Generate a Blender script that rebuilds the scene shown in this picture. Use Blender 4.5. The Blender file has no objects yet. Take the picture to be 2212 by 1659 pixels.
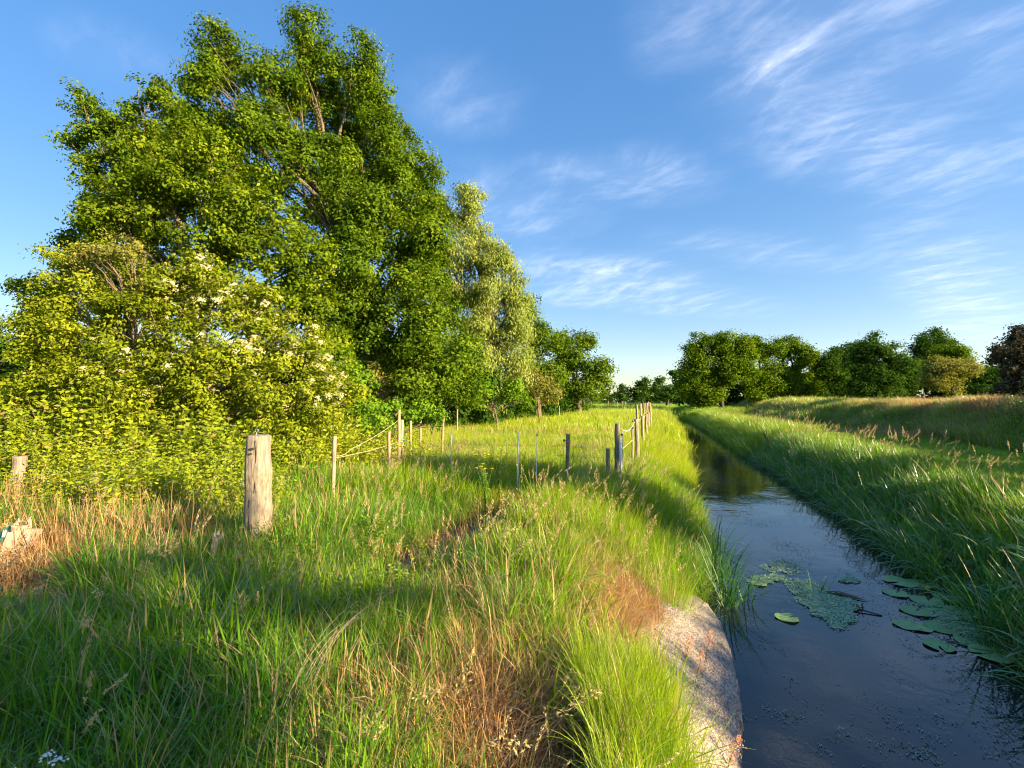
import bpy, math, random
import numpy as np
from mathutils import Vector

PI = math.pi
R_ = math.radians
rng = np.random.default_rng(7)
random.seed(7)
scene = bpy.context.scene

# ------------------------------------------------------------------ camera
CAM_H = 1.75
F_PX = 1013.0            # focal length in pixels of a 2212 wide picture
PITCH = R_(2.0)
cam_data = bpy.data.cameras.new("camera")
cam_data.sensor_width = 36.0
cam_data.lens = 36.0 * F_PX / 2212.0
cam_data.clip_start = 0.05
cam_data.clip_end = 6000
cam = bpy.data.objects.new("camera", cam_data)
scene.collection.objects.link(cam)
cam.location = (0, 0, CAM_H)
cam.rotation_euler = (PI / 2 + PITCH, 0, 0)
scene.camera = cam

# ------------------------------------------------------------------ sun, sky, exposure
SUN_AZ = R_(118)         # clockwise from +Y: right of and a little behind the camera
SUN_EL = R_(18)
SUN_H = np.array([math.sin(SUN_AZ), math.cos(SUN_AZ)])
sun_data = bpy.data.lights.new("sun", 'SUN')
sun_data.energy = 5.0
sun_data.angle = R_(0.5)
sun_data.color = (1.0, 0.79, 0.46)
sun = bpy.data.objects.new("sun", sun_data)
scene.collection.objects.link(sun)
sd = Vector((SUN_H[0] * math.cos(SUN_EL), SUN_H[1] * math.cos(SUN_EL), math.sin(SUN_EL)))
sun.rotation_euler = (-sd).to_track_quat('-Z', 'Y').to_euler()

world = bpy.data.worlds.new("World")
scene.world = world
world.use_nodes = True


def build_world():
    nt = world.node_tree
    nt.nodes.clear()
    N, L = nt.nodes.new, nt.links.new
    out = N('ShaderNodeOutputWorld'); bg = N('ShaderNodeBackground')
    sky = N('ShaderNodeTexSky'); sky.sky_type = 'NISHITA'; sky.sun_disc = False
    sky.sun_elevation = SUN_EL; sky.sun_rotation = SUN_AZ
    sky.altitude = 50; sky.air_density = 1.0; sky.dust_density = 0.5; sky.ozone_density = 2.0
    hs = N('ShaderNodeHueSaturation'); hs.inputs['Saturation'].default_value = SKY_SAT
    hs.inputs['Value'].default_value = SKY_VAL; hs.inputs['Hue'].default_value = .514
    gm = N('ShaderNodeGamma'); gm.inputs['Gamma'].default_value = SKY_GAMMA
    L(sky.outputs[0], gm.inputs['Color']); L(gm.outputs[0], hs.inputs['Color'])
    tc = N('ShaderNodeTexCoord')
    sep = N('ShaderNodeSeparateXYZ'); L(tc.outputs['Generated'], sep.inputs[0])

    def math_(op, a, b=None, clamp=False):
        m = N('ShaderNodeMath'); m.operation = op; m.use_clamp = clamp
        for i, v in enumerate((a, b)):
            if v is None: continue
            if isinstance(v, (int, float)): m.inputs[i].default_value = v
            else: L(v, m.inputs[i])
        return m.outputs[0]
    zc = math_('ADD', math_('MAXIMUM', sep.outputs[2], 0.0), 0.13)
    u = math_('DIVIDE', sep.outputs[0], zc)
    v = math_('DIVIDE', sep.outputs[1], zc)
    comb = N('ShaderNodeCombineXYZ'); L(u, comb.inputs[0]); L(v, comb.inputs[1])

    def cirrus(rot, sx, sy, scale, lo, hi, seed, warp, detail=9):
        mp = N('ShaderNodeMapping'); mp.vector_type = 'POINT'
        mp.inputs['Rotation'].default_value = (0, 0, rot)
        mp.inputs['Location'].default_value = (seed, seed * 1.7, seed * .3)
        L(comb.outputs[0], mp.inputs[0])
        wn = N('ShaderNodeTexNoise'); wn.inputs['Scale'].default_value = 1.1; wn.inputs['Detail'].default_value = 3
        L(mp.outputs[0], wn.inputs['Vector'])
        vm = N('ShaderNodeVectorMath'); vm.operation = 'SCALE'; vm.inputs['Scale'].default_value = warp
        L(wn.outputs['Color'], vm.inputs[0])
        va = N('ShaderNodeVectorMath'); va.operation = 'ADD'
        L(mp.outputs[0], va.inputs[0]); L(vm.outputs[0], va.inputs[1])
        sc = N('ShaderNodeVectorMath'); sc.operation = 'MULTIPLY'
        sc.inputs[1].default_value = (sx, sy, 1)
        L(va.outputs[0], sc.inputs[0])
        n = N('ShaderNodeTexNoise'); n.inputs['Scale'].default_value = scale
        n.inputs['Detail'].default_value = detail; n.inputs['Roughness'].default_value = .62
        L(sc.outputs[0], n.inputs['Vector'])
        mr = N('ShaderNodeMapRange'); mr.interpolation_type = 'SMOOTHSTEP'
        mr.inputs['From Min'].default_value = lo; mr.inputs['From Max'].default_value = hi
        L(n.outputs['Fac'], mr.inputs['Value'])
        return mr.outputs[0]

    def blob(cx, cy, rx, ry, rot):
        # soft patch in the (u, v) plane of the high cloud layer
        mp = N('ShaderNodeMapping'); mp.vector_type = 'TEXTURE'
        mp.inputs['Location'].default_value = (cx, cy, 0)
        mp.inputs['Rotation'].default_value = (0, 0, rot)
        mp.inputs['Scale'].default_value = (rx, ry, 1)
        L(comb.outputs[0], mp.inputs[0])
        ln = N('ShaderNodeVectorMath'); ln.operation = 'LENGTH'
        L(mp.outputs[0], ln.inputs[0])
        mr = N('ShaderNodeMapRange'); mr.interpolation_type = 'SMOOTHSTEP'
        mr.inputs['From Min'].default_value = 1.0; mr.inputs['From Max'].default_value = 0.0
        L(ln.outputs['Value'], mr.inputs['Value'])
        return mr.outputs[0]
    total = None
    for (px, py, rx, ry, rot, amt) in CLOUD_BLOBS:
        d = ray_dir(px, py)
        zz = max(d[2], 0) + .13
        b = math_('MULTIPLY', blob(d[0] / zz, d[1] / zz, rx, ry, rot), amt)
        total = b if total is None else math_('ADD', total, b)
    fine = cirrus(R_(60), 0.9, 2.3, 3.2, .44, .80, 3.1, .5, 11)
    fine2 = cirrus(R_(25), 1.0, 2.2, 4.2, .42, .8, 9.4, .35, 11)
    f = math_('ADD', math_('MULTIPLY', fine, .75), math_('MULTIPLY', fine2, .45))
    fac = math_('MULTIPLY', math_('MULTIPLY', f, math_('ADD', total, .012)), .42, True)
    veil = math_('MULTIPLY', total, .05)
    fac = math_('MINIMUM', math_('ADD', fac, veil), .8)
    mix = N('ShaderNodeMix'); mix.data_type = 'RGBA'
    L(fac, mix.inputs['Factor']); L(hs.outputs[0], mix.inputs['A'])
    mix.inputs['B'].default_value = CLOUD_COL
    L(mix.outputs['Result'], bg.inputs['Color'])
    bg.inputs['Strength'].default_value = SKY_STRENGTH
    L(bg.outputs[0], out.inputs[0])


def ray_dir(px, py):
    """direction of a pixel of the 2212 x 1659 picture"""
    a = (px - 1106.0) / F_PX; v = (829.5 - py) / F_PX
    d = np.array([a, math.cos(PITCH) - math.sin(PITCH) * v, math.sin(PITCH) + math.cos(PITCH) * v])
    return d / np.linalg.norm(d)


SKY_STRENGTH = 0.075
SKY_SAT = 1.95
SKY_GAMMA = 0.50
SKY_VAL = 1.86
CLOUD_COL = (6.0, 6.2, 6.9, 1)
#               px    py   rx   ry   rot    amount
CLOUD_BLOBS = [(1980, 110, .50, .38, R_(20), .9), (1700, 60, .25, .35, 0, .7), (1850, 320, .55, .26, R_(15), 1.3), (1660, 170, .14, .22, 0, .8),
               (1470, 40, .16, .22, 0, .7), (1390, 385, .36, .22, R_(10), 1.2), (1010, 220, .22, .2, 0, .6),
               (1110, 450, .5, .4, 0, .8), (1310, 590, .75, .35, R_(10), 1.3), (1640, 545, .7, .25, R_(10), .8), (1220, 360, .2, .12, 0, .8),
               (1450, 650, 1.0, .4, R_(10), .8), (2080, 640, 1.8, .35, R_(40), 1.3), (250, 120, .18, .14, 0, .5), (2180, 340, .4, .4, 0, .7), (1260, 640, .5, .3, 0, 1.0)]
build_world()

scene.view_settings.view_transform = 'Standard'
scene.view_settings.look = 'None'
scene.view_settings.gamma = 1
scene.view_settings.use_curve_mapping = False
scene.view_settings.exposure = 1.82
scene.cycles.max_bounces = 6
scene.cycles.diffuse_bounces = 4
scene.cycles.glossy_bounces = 2
scene.cycles.transmission_bounces = 3
scene.cycles.transparent_max_bounces = 4
scene.cycles.use_denoising = True
scene.cycles.filter_width = 1.1
scene.cycles.sample_clamp_indirect = 4
scene.cycles.caustics_reflective = False
scene.cycles.caustics_refractive = False


def at(px, py, Y):
    d = ray_dir(px, py)
    t = Y / d[1]
    return np.array([d[0] * t, Y, CAM_H + d[2] * t])


def on_ground(px, py, z=0.0):
    d = ray_dir(px, py)
    t = (z - CAM_H) / d[2]
    return np.array([d[0] * t, d[1] * t, z])


# ------------------------------------------------------------------ helpers
def tag(o, label=None, cat=None, group=None, kind=None):
    if label: o['label'] = label
    if cat: o['category'] = cat
    if group: o['group'] = group
    if kind: o['kind'] = kind
    return o


def link(o, parent=None):
    scene.collection.objects.link(o)
    if parent is not None: o.parent = parent
    return o


def empty(name, loc=(0, 0, 0)):
    o = bpy.data.objects.new(name, None)
    o.location = [float(c) for c in loc]
    o.empty_display_size = .2
    return link(o)


def mesh_np(name, verts, faces_flat, fsize, attrs=None, smooth=False, mats=None):
    """verts Nx3, faces_flat flat index array, all faces with fsize corners"""
    me = bpy.data.meshes.new(name)
    nv = len(verts); nf = len(faces_flat) // fsize
    me.vertices.add(nv); me.loops.add(nf * fsize); me.polygons.add(nf)
    me.vertices.foreach_set('co', np.ascontiguousarray(verts, dtype=np.float32).ravel())
    me.loops.foreach_set('vertex_index', np.ascontiguousarray(faces_flat, dtype=np.int32).ravel())
    me.polygons.foreach_set('loop_start', np.arange(0, nf * fsize, fsize, dtype=np.int32))
    me.polygons.foreach_set('loop_total', np.full(nf, fsize, dtype=np.int32))
    if smooth: me.polygons.foreach_set('use_smooth', np.ones(nf, dtype=bool))
    for k, a in (attrs or {}).items():
        at_ = me.attributes.new(k, 'FLOAT', 'POINT')
        at_.data.foreach_set('value', np.ascontiguousarray(a, dtype=np.float32))
    me.update(calc_edges=True)
    for m in (mats or []): me.materials.append(m)
    return me


class MB:
    """collects quads / tris into one mesh"""
    def __init__(s): s.v = []; s.f = []; s.n = 0

    def add(s, verts, faces):
        verts = np.asarray(verts, float)
        s.v.append(verts)
        for f in faces: s.f.append(tuple(int(i) + s.n for i in f))
        s.n += len(verts)

    def tube(s, pts, radii, sides=8, cap=True, jitter=0.0, seed=0, oval=1.0):
        pts = np.asarray(pts, float); n = len(pts)
        radii = np.broadcast_to(np.asarray(radii, float), (n,))
        tan = np.gradient(pts, axis=0)
        tan /= np.linalg.norm(tan, axis=1)[:, None] + 1e-9
        ref = np.array([0, 0, 1.0]) if abs(tan[:, 2]).mean() < .8 else np.array([1.0, 0, 0])
        a = np.cross(tan, ref); a /= np.linalg.norm(a, axis=1)[:, None] + 1e-9
        b = np.cross(tan, a)
        th = np.linspace(0, 2 * PI, sides, endpoint=False)
        r_ = np.random.default_rng(seed)
        k = 1 + jitter * (r_.random(sides) - .5)[None, :] * 2 + jitter * .4 * (r_.random((n, sides)) - .5)
        ring = pts[:, None, :] + (a[:, None, :] * np.cos(th)[None, :, None] + b[:, None, :] * oval * np.sin(th)[None, :, None]) * (radii[:, None] * k)[:, :, None]
        V = ring.reshape(-1, 3)
        F = []
        for i in range(n - 1):
            for j in range(sides):
                j2 = (j + 1) % sides
                F.append((i * sides + j, i * sides + j2, (i + 1) * sides + j2, (i + 1) * sides + j))
        if cap:
            F.append(tuple(range(sides - 1, -1, -1)))
            F.append(tuple((n - 1) * sides + j for j in range(sides)))
        s.add(V, F)

    def box(s, c, size, rot=None):
        x, y, z = [q / 2 for q in size]
        V = np.array([(i, j, k) for i in (-x, x) for j in (-y, y) for k in (-z, z)])
        if rot is not None: V = V @ np.asarray(rot).T
        s.add(V + np.asarray(c), [(0, 1, 3, 2), (4, 6, 7, 5), (0, 4, 5, 1), (2, 3, 7, 6), (0, 2, 6, 4), (1, 5, 7, 3)])

    def mesh(s, name, mat, smooth=False):
        me = bpy.data.meshes.new(name)
        V = np.concatenate(s.v) if s.v else np.zeros((0, 3))
        me.from_pydata([tuple(map(float, p)) for p in V], [], s.f)
        if smooth: me.polygons.foreach_set('use_smooth', np.ones(len(s.f), dtype=bool))
        me.materials.append(mat); me.update()
        return me

    def build(s, name, mat, parent=None, smooth=False, origin=None):
        if origin is not None:
            s.v = [np.concatenate(s.v) - np.asarray(origin)]
        o = bpy.data.objects.new(name, s.mesh(name, mat, smooth))
        if origin is not None: o.location = [float(c) for c in origin]
        return link(o, parent)


def hash2(ix, iy, seed=0):
    h = (ix.astype(np.int64) * 374761393 + iy.astype(np.int64) * 668265263 + seed * 1442695041) & 0x7fffffff
    h = (h ^ (h >> 13)) * 1274126177 & 0x7fffffff
    return ((h ^ (h >> 16)) & 0xffff) / 65535.0


def vnoise(x, y, scale=1.0, seed=0):
    x = np.asarray(x, float) * scale; y = np.asarray(y, float) * scale
    ix = np.floor(x); iy = np.floor(y); fx = x - ix; fy = y - iy
    fx = fx * fx * (3 - 2 * fx); fy = fy * fy * (3 - 2 * fy)
    a = hash2(ix, iy, seed); b = hash2(ix + 1, iy, seed); c = hash2(ix, iy + 1, seed); d = hash2(ix + 1, iy + 1, seed)
    return (a * (1 - fx) + b * fx) * (1 - fy) + (c * (1 - fx) + d * fx) * fy


def sstep(x, a, b):
    t = np.clip((np.asarray(x, float) - a) / (b - a), 0, 1)
    return t * t * (3 - 2 * t)


# ------------------------------------------------------------------ materials
def new_mat(name):
    m = bpy.data.materials.new(name); m.use_nodes = True
    nt = m.node_tree; nt.nodes.clear()
    out = nt.nodes.new('ShaderNodeOutputMaterial')
    return m, nt, out


def leaf_mat(name, dark, mid, light, transl=.35, dry=None, rough=.5, gloss=.35, instanced=False, yellow=None):
    """leaf colour from a per-leaf number; instances also carry tint (0..1) and dry (0..1)"""
    m, nt, out = new_mat(name)
    N, L = nt.nodes.new, nt.links.new
    at_ = N('ShaderNodeAttribute'); at_.attribute_name = 'rnd'
    cr = N('ShaderNodeValToRGB'); L(at_.outputs['Fac'], cr.inputs[0])
    e = cr.color_ramp.elements
    e[0].color = (*dark, 1); e[1].color = (*light, 1); x = e.new(.5); x.color = (*mid, 1)
    col = cr.outputs[0]
    if instanced:
        ti = N('ShaderNodeAttribute'); ti.attribute_type = 'INSTANCER'; ti.attribute_name = 'tint'
        mx = N('ShaderNodeMix'); mx.data_type = 'RGBA'
        L(ti.outputs['Fac'], mx.inputs['Factor']); L(col, mx.inputs['A'])
        mx.inputs['B'].default_value = (*(yellow or light), 1)
        mx.clamp_factor = True
        col = mx.outputs['Result']
        if dry:
            di = N('ShaderNodeAttribute'); di.attribute_type = 'INSTANCER'; di.attribute_name = 'dry'
            r2 = N('ShaderNodeAttribute'); r2.attribute_name = 'rnd2'
            lt = N('ShaderNodeMath'); lt.operation = 'LESS_THAN'
            L(r2.outputs['Fac'], lt.inputs[0]); L(di.outputs['Fac'], lt.inputs[1])
            dr = N('ShaderNodeValToRGB'); L(at_.outputs['Fac'], dr.inputs[0])
            dr.color_ramp.elements[0].color = (*dry[0], 1); dr.color_ramp.elements[1].color = (*dry[1], 1)
            mx2 = N('ShaderNodeMix'); mx2.data_type = 'RGBA'
            L(lt.outputs[0], mx2.inputs['Factor']); L(col, mx2.inputs['A']); L(dr.outputs[0], mx2.inputs['B'])
            col = mx2.outputs['Result']
    di_ = N('ShaderNodeBsdfDiffuse'); L(col, di_.inputs['Color'])
    tr = N('ShaderNodeBsdfTranslucent')
    hs = N('ShaderNodeHueSaturation'); hs.inputs['Saturation'].default_value = 1.1; hs.inputs['Value'].default_value = 1.25
    L(col, hs.inputs['Color']); L(hs.outputs[0], tr.inputs['Color'])
    mx = N('ShaderNodeMixShader'); mx.inputs[0].default_value = transl
    L(di_.outputs[0], mx.inputs[1]); L(tr.outputs[0], mx.inputs[2])
    if gloss < .1:
        L(mx.outputs[0], out.inputs['Surface']); return m
    gl = N('ShaderNodeBsdfGlossy'); gl.inputs['Roughness'].default_value = rough
    gl.inputs['Color'].default_value = (.8, .85, .8, 1)
    fr = N('ShaderNodeFresnel'); fr.inputs['IOR'].default_value = 1.35
    fm = N('ShaderNodeMath'); fm.operation = 'MULTIPLY'; fm.inputs[1].default_value = gloss
    L(fr.outputs[0], fm.inputs[0])
    m2 = N('ShaderNodeMixShader'); L(fm.outputs[0], m2.inputs[0]); L(mx.outputs[0], m2.inputs[1]); L(gl.outputs[0], m2.inputs[2])
    L(m2.outputs[0], out.inputs['Surface'])
    return m


def pbr(name, build):
    m, nt, out = new_mat(name)
    N, L = nt.nodes.new, nt.links.new
    p = N('ShaderNodeBsdfPrincipled'); L(p.outputs[0], out.inputs['Surface'])
    build(nt, N, L, p)
    return m


def ramp(N, L, src, stops):
    cr = N('ShaderNodeValToRGB'); L(src, cr.inputs[0])
    e = cr.color_ramp.elements
    e[0].position = stops[0][0]; e[0].color = (*stops[0][1], 1)
    e[1].position = stops[-1][0]; e[1].color = (*stops[-1][1], 1)
    for p, c in stops[1:-1]:
        x = e.new(p); x.color = (*c, 1)
    return cr.outputs[0]


def noise(N, L, scale, detail=6, coord='Object', stretch=None, rough=.6):
    tc = N('ShaderNodeTexCoord'); src = tc.outputs[coord]
    if stretch:
        mp = N('ShaderNodeMapping'); mp.inputs['Scale'].default_value = stretch
        L(src, mp.inputs[0]); src = mp.outputs[0]
    n = N('ShaderNodeTexNoise'); n.inputs['Scale'].default_value = scale
    n.inputs['Detail'].default_value = detail; n.inputs['Roughness'].default_value = rough
    L(src, n.inputs['Vector'])
    return n.outputs['Fac']


def bump(N, L, p, h, strength=.5, dist=.01):
    b = N('ShaderNodeBump'); b.inputs['Strength'].default_value = strength; b.inputs['Distance'].default_value = dist
    L(h, b.inputs['Height']); L(b.outputs[0], p.inputs['Normal'])


def wood(name, a, b, c, lichen=None):
    def f(nt, N, L, p):
        g = noise(N, L, 6, 8, stretch=(9, 9, .7))
        g2 = noise(N, L, 5, 5)
        col = ramp(N, L, g, [(.3, a), (.5, b), (.68, c)])
        mx = N('ShaderNodeMix'); mx.data_type = 'RGBA'
        blot = ramp(N, L, g2, [(.5, (0, 0, 0)), (.62, (1, 1, 1))])
        m_ = N('ShaderNodeMath'); m_.operation = 'MULTIPLY'; m_.inputs[1].default_value = .55
        L(blot, m_.inputs[0])
        L(m_.outputs[0], mx.inputs['Factor']); L(col, mx.inputs['A'])
        mx.inputs['B'].default_value = (*(lichen or tuple(q * .55 for q in b)), 1)
        L(mx.outputs['Result'], p.inputs['Base Color'])
        p.inputs['Roughness'].default_value = .85
        p.inputs['Specular IOR Level'].default_value = .2
        bump(N, L, p, g, .7, .012)
    return pbr(name, f)


def flat(name, col, rough=.5, metal=0.0, var=.12):
    def f(nt, N, L, p):
        g = noise(N, L, 14, 5)
        c = ramp(N, L, g, [(.3, tuple(q * (1 - var) for q in col)), (.7, tuple(min(1, q * (1 + var)) for q in col))])
        L(c, p.inputs['Base Color']); p.inputs['Roughness'].default_value = rough; p.inputs['Metallic'].default_value = metal
    return pbr(name, f)


M = {}
M['bark'] = wood('bark', (.07, .05, .035), (.16, .12, .08), (.26, .20, .14))
M['bark_dark'] = wood('bark_dark', (.03, .025, .02), (.07, .055, .04), (.12, .1, .075))
M['post_pale'] = wood('pale_weathered_wood', (.13, .10, .075), (.27, .215, .165), (.37, .31, .25), (.17, .15, .125))
M['split_wood'] = wood('split_pale_wood', (.20, .15, .11), (.36, .27, .21), (.50, .39, .30), (.30, .25, .21))
M['post_grey'] = wood('grey_weathered_wood', (.10, .085, .07), (.22, .19, .155), (.34, .30, .25))
M['post_warm'] = wood('warm_fence_wood', (.16, .12, .08), (.36, .28, .19), (.50, .41, .29))
M['metal'] = flat('galvanised_metal', (.55, .57, .6), .35, .8)
M['white_plastic'] = flat('white_plastic', (.78, .79, .8), .4)
M['black_plastic'] = flat('black_plastic', (.03, .03, .035), .45)
M['green_plastic'] = flat('green_plastic', (.03, .20, .14), .45)
M['red_paint'] = flat('red_paint', (.55, .05, .03), .5)
M['rope'] = flat('pale_rope', (.50, .42, .30), .8)
M['wire'] = flat('fence_wire', (.35, .34, .32), .4, .5)

DRY = ((.42, .27, .12), (.66, .49, .27))
M['grass'] = leaf_mat('grass_blades', (.065, .205, .022), (.125, .31, .02), (.21, .39, .03), .46, DRY, .45, .15, True, (.42, .50, .02))
M['reed'] = leaf_mat('reed_blades', (.045, .16, .035), (.085, .24, .045), (.15, .32, .055), .42, DRY, .45, .16, True, (.24, .33, .05))
M['straw'] = leaf_mat('dry_straw', (.30, .16, .065), (.48, .28, .115), (.64, .41, .19), .3, None, .6, .1, True, (.52, .31, .15))
M['seed'] = leaf_mat('grass_seed_heads', (.36, .28, .10), (.52, .42, .18), (.66, .52, .28), .4, None, .6, .15, True, (.62, .38, .24))
M['weed'] = leaf_mat('weed_leaves', (.05, .13, .010), (.12, .23, .016), (.24, .34, .025), .38, DRY, .5, .12, True, (.36, .40, .022))
M['oak'] = leaf_mat('oak_leaves', (.035, .078, .008), (.095, .165, .012), (.21, .285, .02), .35, None, .45, .08)
M['maple'] = leaf_mat('broad_leaves', (.045, .09, .008), (.13, .20, .012), (.29, .35, .022), .38, None, .45, .08)
M['elder'] = leaf_mat('elder_leaves', (.10, .15, .010), (.21, .265, .018), (.36, .38, .035), .38, None, .5, .08)
M['willow'] = leaf_mat('willow_leaves', (.16, .22, .04), (.29, .36, .085), (.44, .47, .15), .38, None, .5, .08)
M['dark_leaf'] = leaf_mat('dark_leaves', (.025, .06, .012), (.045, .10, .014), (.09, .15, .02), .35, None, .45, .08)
M['bramble'] = leaf_mat('bramble_leaves', (.08, .18, .015), (.15, .28, .02), (.24, .36, .035), .38, None, .5, .08)
M['olive'] = leaf_mat('olive_leaves', (.12, .14, .03), (.22, .23, .05), (.34, .30, .08), .35, None, .5, .08)
M['purple'] = leaf_mat('bronze_leaves', (.03, .04, .03), (.07, .07, .045), (.15, .11, .07), .3, None, .5, .08)
M['blossom'] = leaf_mat('cream_blossom', (.52, .47, .28), (.62, .56, .36), (.70, .64, .44), .3, None, .7, .1)
M['yellow_petal'] = leaf_mat('yellow_petals', (.70, .50, .02), (.80, .62, .03), (.85, .70, .06), .3, None, .6, .1)
M['white_petal'] = leaf_mat('white_petals', (.75, .75, .70), (.82, .82, .78), (.88, .88, .85), .3, None, .6, .1)
M['stem'] = leaf_mat('green_stems', (.10, .18, .03), (.14, .22, .04), (.20, .27, .06), .2, None, .5, .2)
M['duckweed'] = leaf_mat('floating_weed', (.14, .28, .08), (.22, .38, .14), (.32, .46, .22), .2, None, .5, .3)
M['fleck'] = leaf_mat('floating_leaf_flecks', (.03, .045, .02), (.07, .09, .045), (.17, .20, .10), .1, None, .5, .3)
M['pad'] = leaf_mat('lily_pad_leaf', (.16, .28, .10), (.24, .38, .14), (.36, .50, .22), .1, None, .4, .35)


def _ground(nt, N, L, p):
    g = noise(N, L, 1.3, 8); g2 = noise(N, L, 22, 6)
    soil = ramp(N, L, g2, [(.3, (.09, .055, .035)), (.55, (.20, .13, .085)), (.75, (.32, .23, .16))])
    green = ramp(N, L, g2, [(.3, (.03, .07, .012)), (.55, (.07, .13, .02)), (.75, (.13, .18, .04))])
    a = N('ShaderNodeAttribute'); a.attribute_name = 'earth'
    ad = N('ShaderNodeMath'); ad.operation = 'ADD'; L(a.outputs['Fac'], ad.inputs[0])
    sb = N('ShaderNodeMath'); sb.operation = 'MULTIPLY_ADD'; sb.inputs[1].default_value = 1.2; sb.inputs[2].default_value = -.6
    L(g, sb.inputs[0]); L(sb.outputs[0], ad.inputs[1]); ad.use_clamp = True
    mx = N('ShaderNodeMix'); mx.data_type = 'RGBA'
    L(ad.outputs[0], mx.inputs['Factor']); L(green, mx.inputs['A']); L(soil, mx.inputs['B'])
    L(mx.outputs['Result'], p.inputs['Base Color'])
    p.inputs['Roughness'].default_value = .95; p.inputs['Specular IOR Level'].default_value = .1
    bump(N, L, p, g2, .8, .03)


M['ground'] = pbr('earth_and_turf', _ground)


def _water(nt, N, L, p):
    p.inputs['Base Color'].default_value = (.012, .018, .018, 1)
    p.inputs['Roughness'].default_value = .015
    p.inputs['IOR'].default_value = 1.33
    p.inputs['Specular IOR Level'].default_value = .9
    n = noise(N, L, 1.1, 3, rough=.5)
    n2 = noise(N, L, 9, 3)
    ad = N('ShaderNodeMath'); ad.operation = 'MULTIPLY_ADD'; ad.inputs[1].default_value = .12
    L(n2, ad.inputs[0]); L(n, ad.inputs[2])
    bump(N, L, p, ad.outputs[0], .22, .05)


M['water'] = pbr('stream_water', _water)


def _concrete(nt, N, L, p):
    v = N('ShaderNodeTexVoronoi'); v.inputs['Scale'].default_value = 75
    tc = N('ShaderNodeTexCoord'); L(tc.outputs['Object'], v.inputs['Vector'])
    g = noise(N, L, 5, 7)
    c1 = ramp(N, L, v.outputs['Color'], [(.15, (.14, .11, .095)), (.5, (.30, .25, .215)), (.85, (.50, .44, .385))])
    mx = N('ShaderNodeMix'); mx.data_type = 'RGBA'; mx.blend_type = 'MULTIPLY'
    mx.inputs['Factor'].default_value = .8
    L(c1, mx.inputs['A'])
    L(ramp(N, L, g, [(.32, (.42, .34, .26)), (.45, (.95, .9, .85)), (.6, (1, .97, .93)), (.72, (.6, .62, .48))]), mx.inputs['B'])
    L(mx.outputs['Result'], p.inputs['Base Color'])
    p.inputs['Roughness'].default_value = .9
    bump(N, L, p, v.outputs['Distance'], .9, .012)


M['concrete'] = pbr('washed_concrete', _concrete)

# ------------------------------------------------------------------ terrain
WATER_Z = -0.65
LY = np.array([-60, -8, 0, 3.06, 5.1, 10.3, 18, 37, 60, 84, 100, 130, 200, 400])
LX = np.array([-19, -2.6, .30, 1.40, 2.15, 3.85, 6.3, 12.6, 20.0, 26.6, 28.5, 24, 4, -70.])
RY = np.array([-60, -8, 0, 3.77, 5.6, 7.7, 10.8, 16.8, 27, 61, 86, 105, 135, 210, 400])
RX = np.array([-14, .4, 3.1, 4.5, 5.35, 6.25, 7.3, 9.2, 12.5, 22.9, 30.2, 32.2, 28, 7, -66.])


def Lx(y): return np.interp(y, LY, LX)
def Rx(y): return np.interp(y, RY, RX)


def terrain(x, y):
    x = np.asarray(x, float); y = np.asarray(y, float)
    dl = Lx(y) - x; dr = x - Rx(y)
    bed = -1.05
    zl = WATER_Z - .12 + (-WATER_Z + .12) * sstep(dl, -.15, 1.7)
    zl = np.where(dl < -.15, bed, zl)
    zr = WATER_Z - .12 + (-WATER_Z + .12) * sstep(dr, -.15, 1.8)
    bumpy = (vnoise(x, y, .7, 3) - .5) * .16 + (vnoise(x, y, .18, 5) - .5) * .2
    emb = 1.22 * sstep(dr, 8.7 + (vnoise(x, y, .12, 8) - .5) * 1.2, 11.5)
    zr = zr + emb * (1 - .5 * sstep(y, 75, 110))
    mid = (dl < -.15) & (dr < -.15)
    z = np.where(mid, bed, np.where(dr > dl, zr, zl))
    away = sstep(np.maximum(dl, dr), .5, 2.5)
    z = z + np.where(mid, 0, bumpy * away * (1 - .6 * sstep(y, 30, 80)))
    # a little rise under the thicket on the left
    z = z + .35 * sstep(-x, 4.0, 12) * sstep(y, 4, 9) * (dl > 0)
    return z


PATH = np.array([on_ground(1290, 1008)[:2], on_ground(1250, 1035)[:2], on_ground(1150, 1092)[:2],
                 on_ground(1010, 1150)[:2], on_ground(860, 1225)[:2]])


def path_dist(x, y):
    x = np.asarray(x, float); y = np.asarray(y, float)
    best = np.full(x.shape, 1e9)
    for a, b in zip(PATH[:-1], PATH[1:]):
        ab = b - a; t = np.clip(((x - a[0]) * ab[0] + (y - a[1]) * ab[1]) / (ab @ ab), 0, 1)
        best = np.minimum(best, np.hypot(x - a[0] - t * ab[0], y - a[1] - t * ab[1]))
    return best


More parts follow.
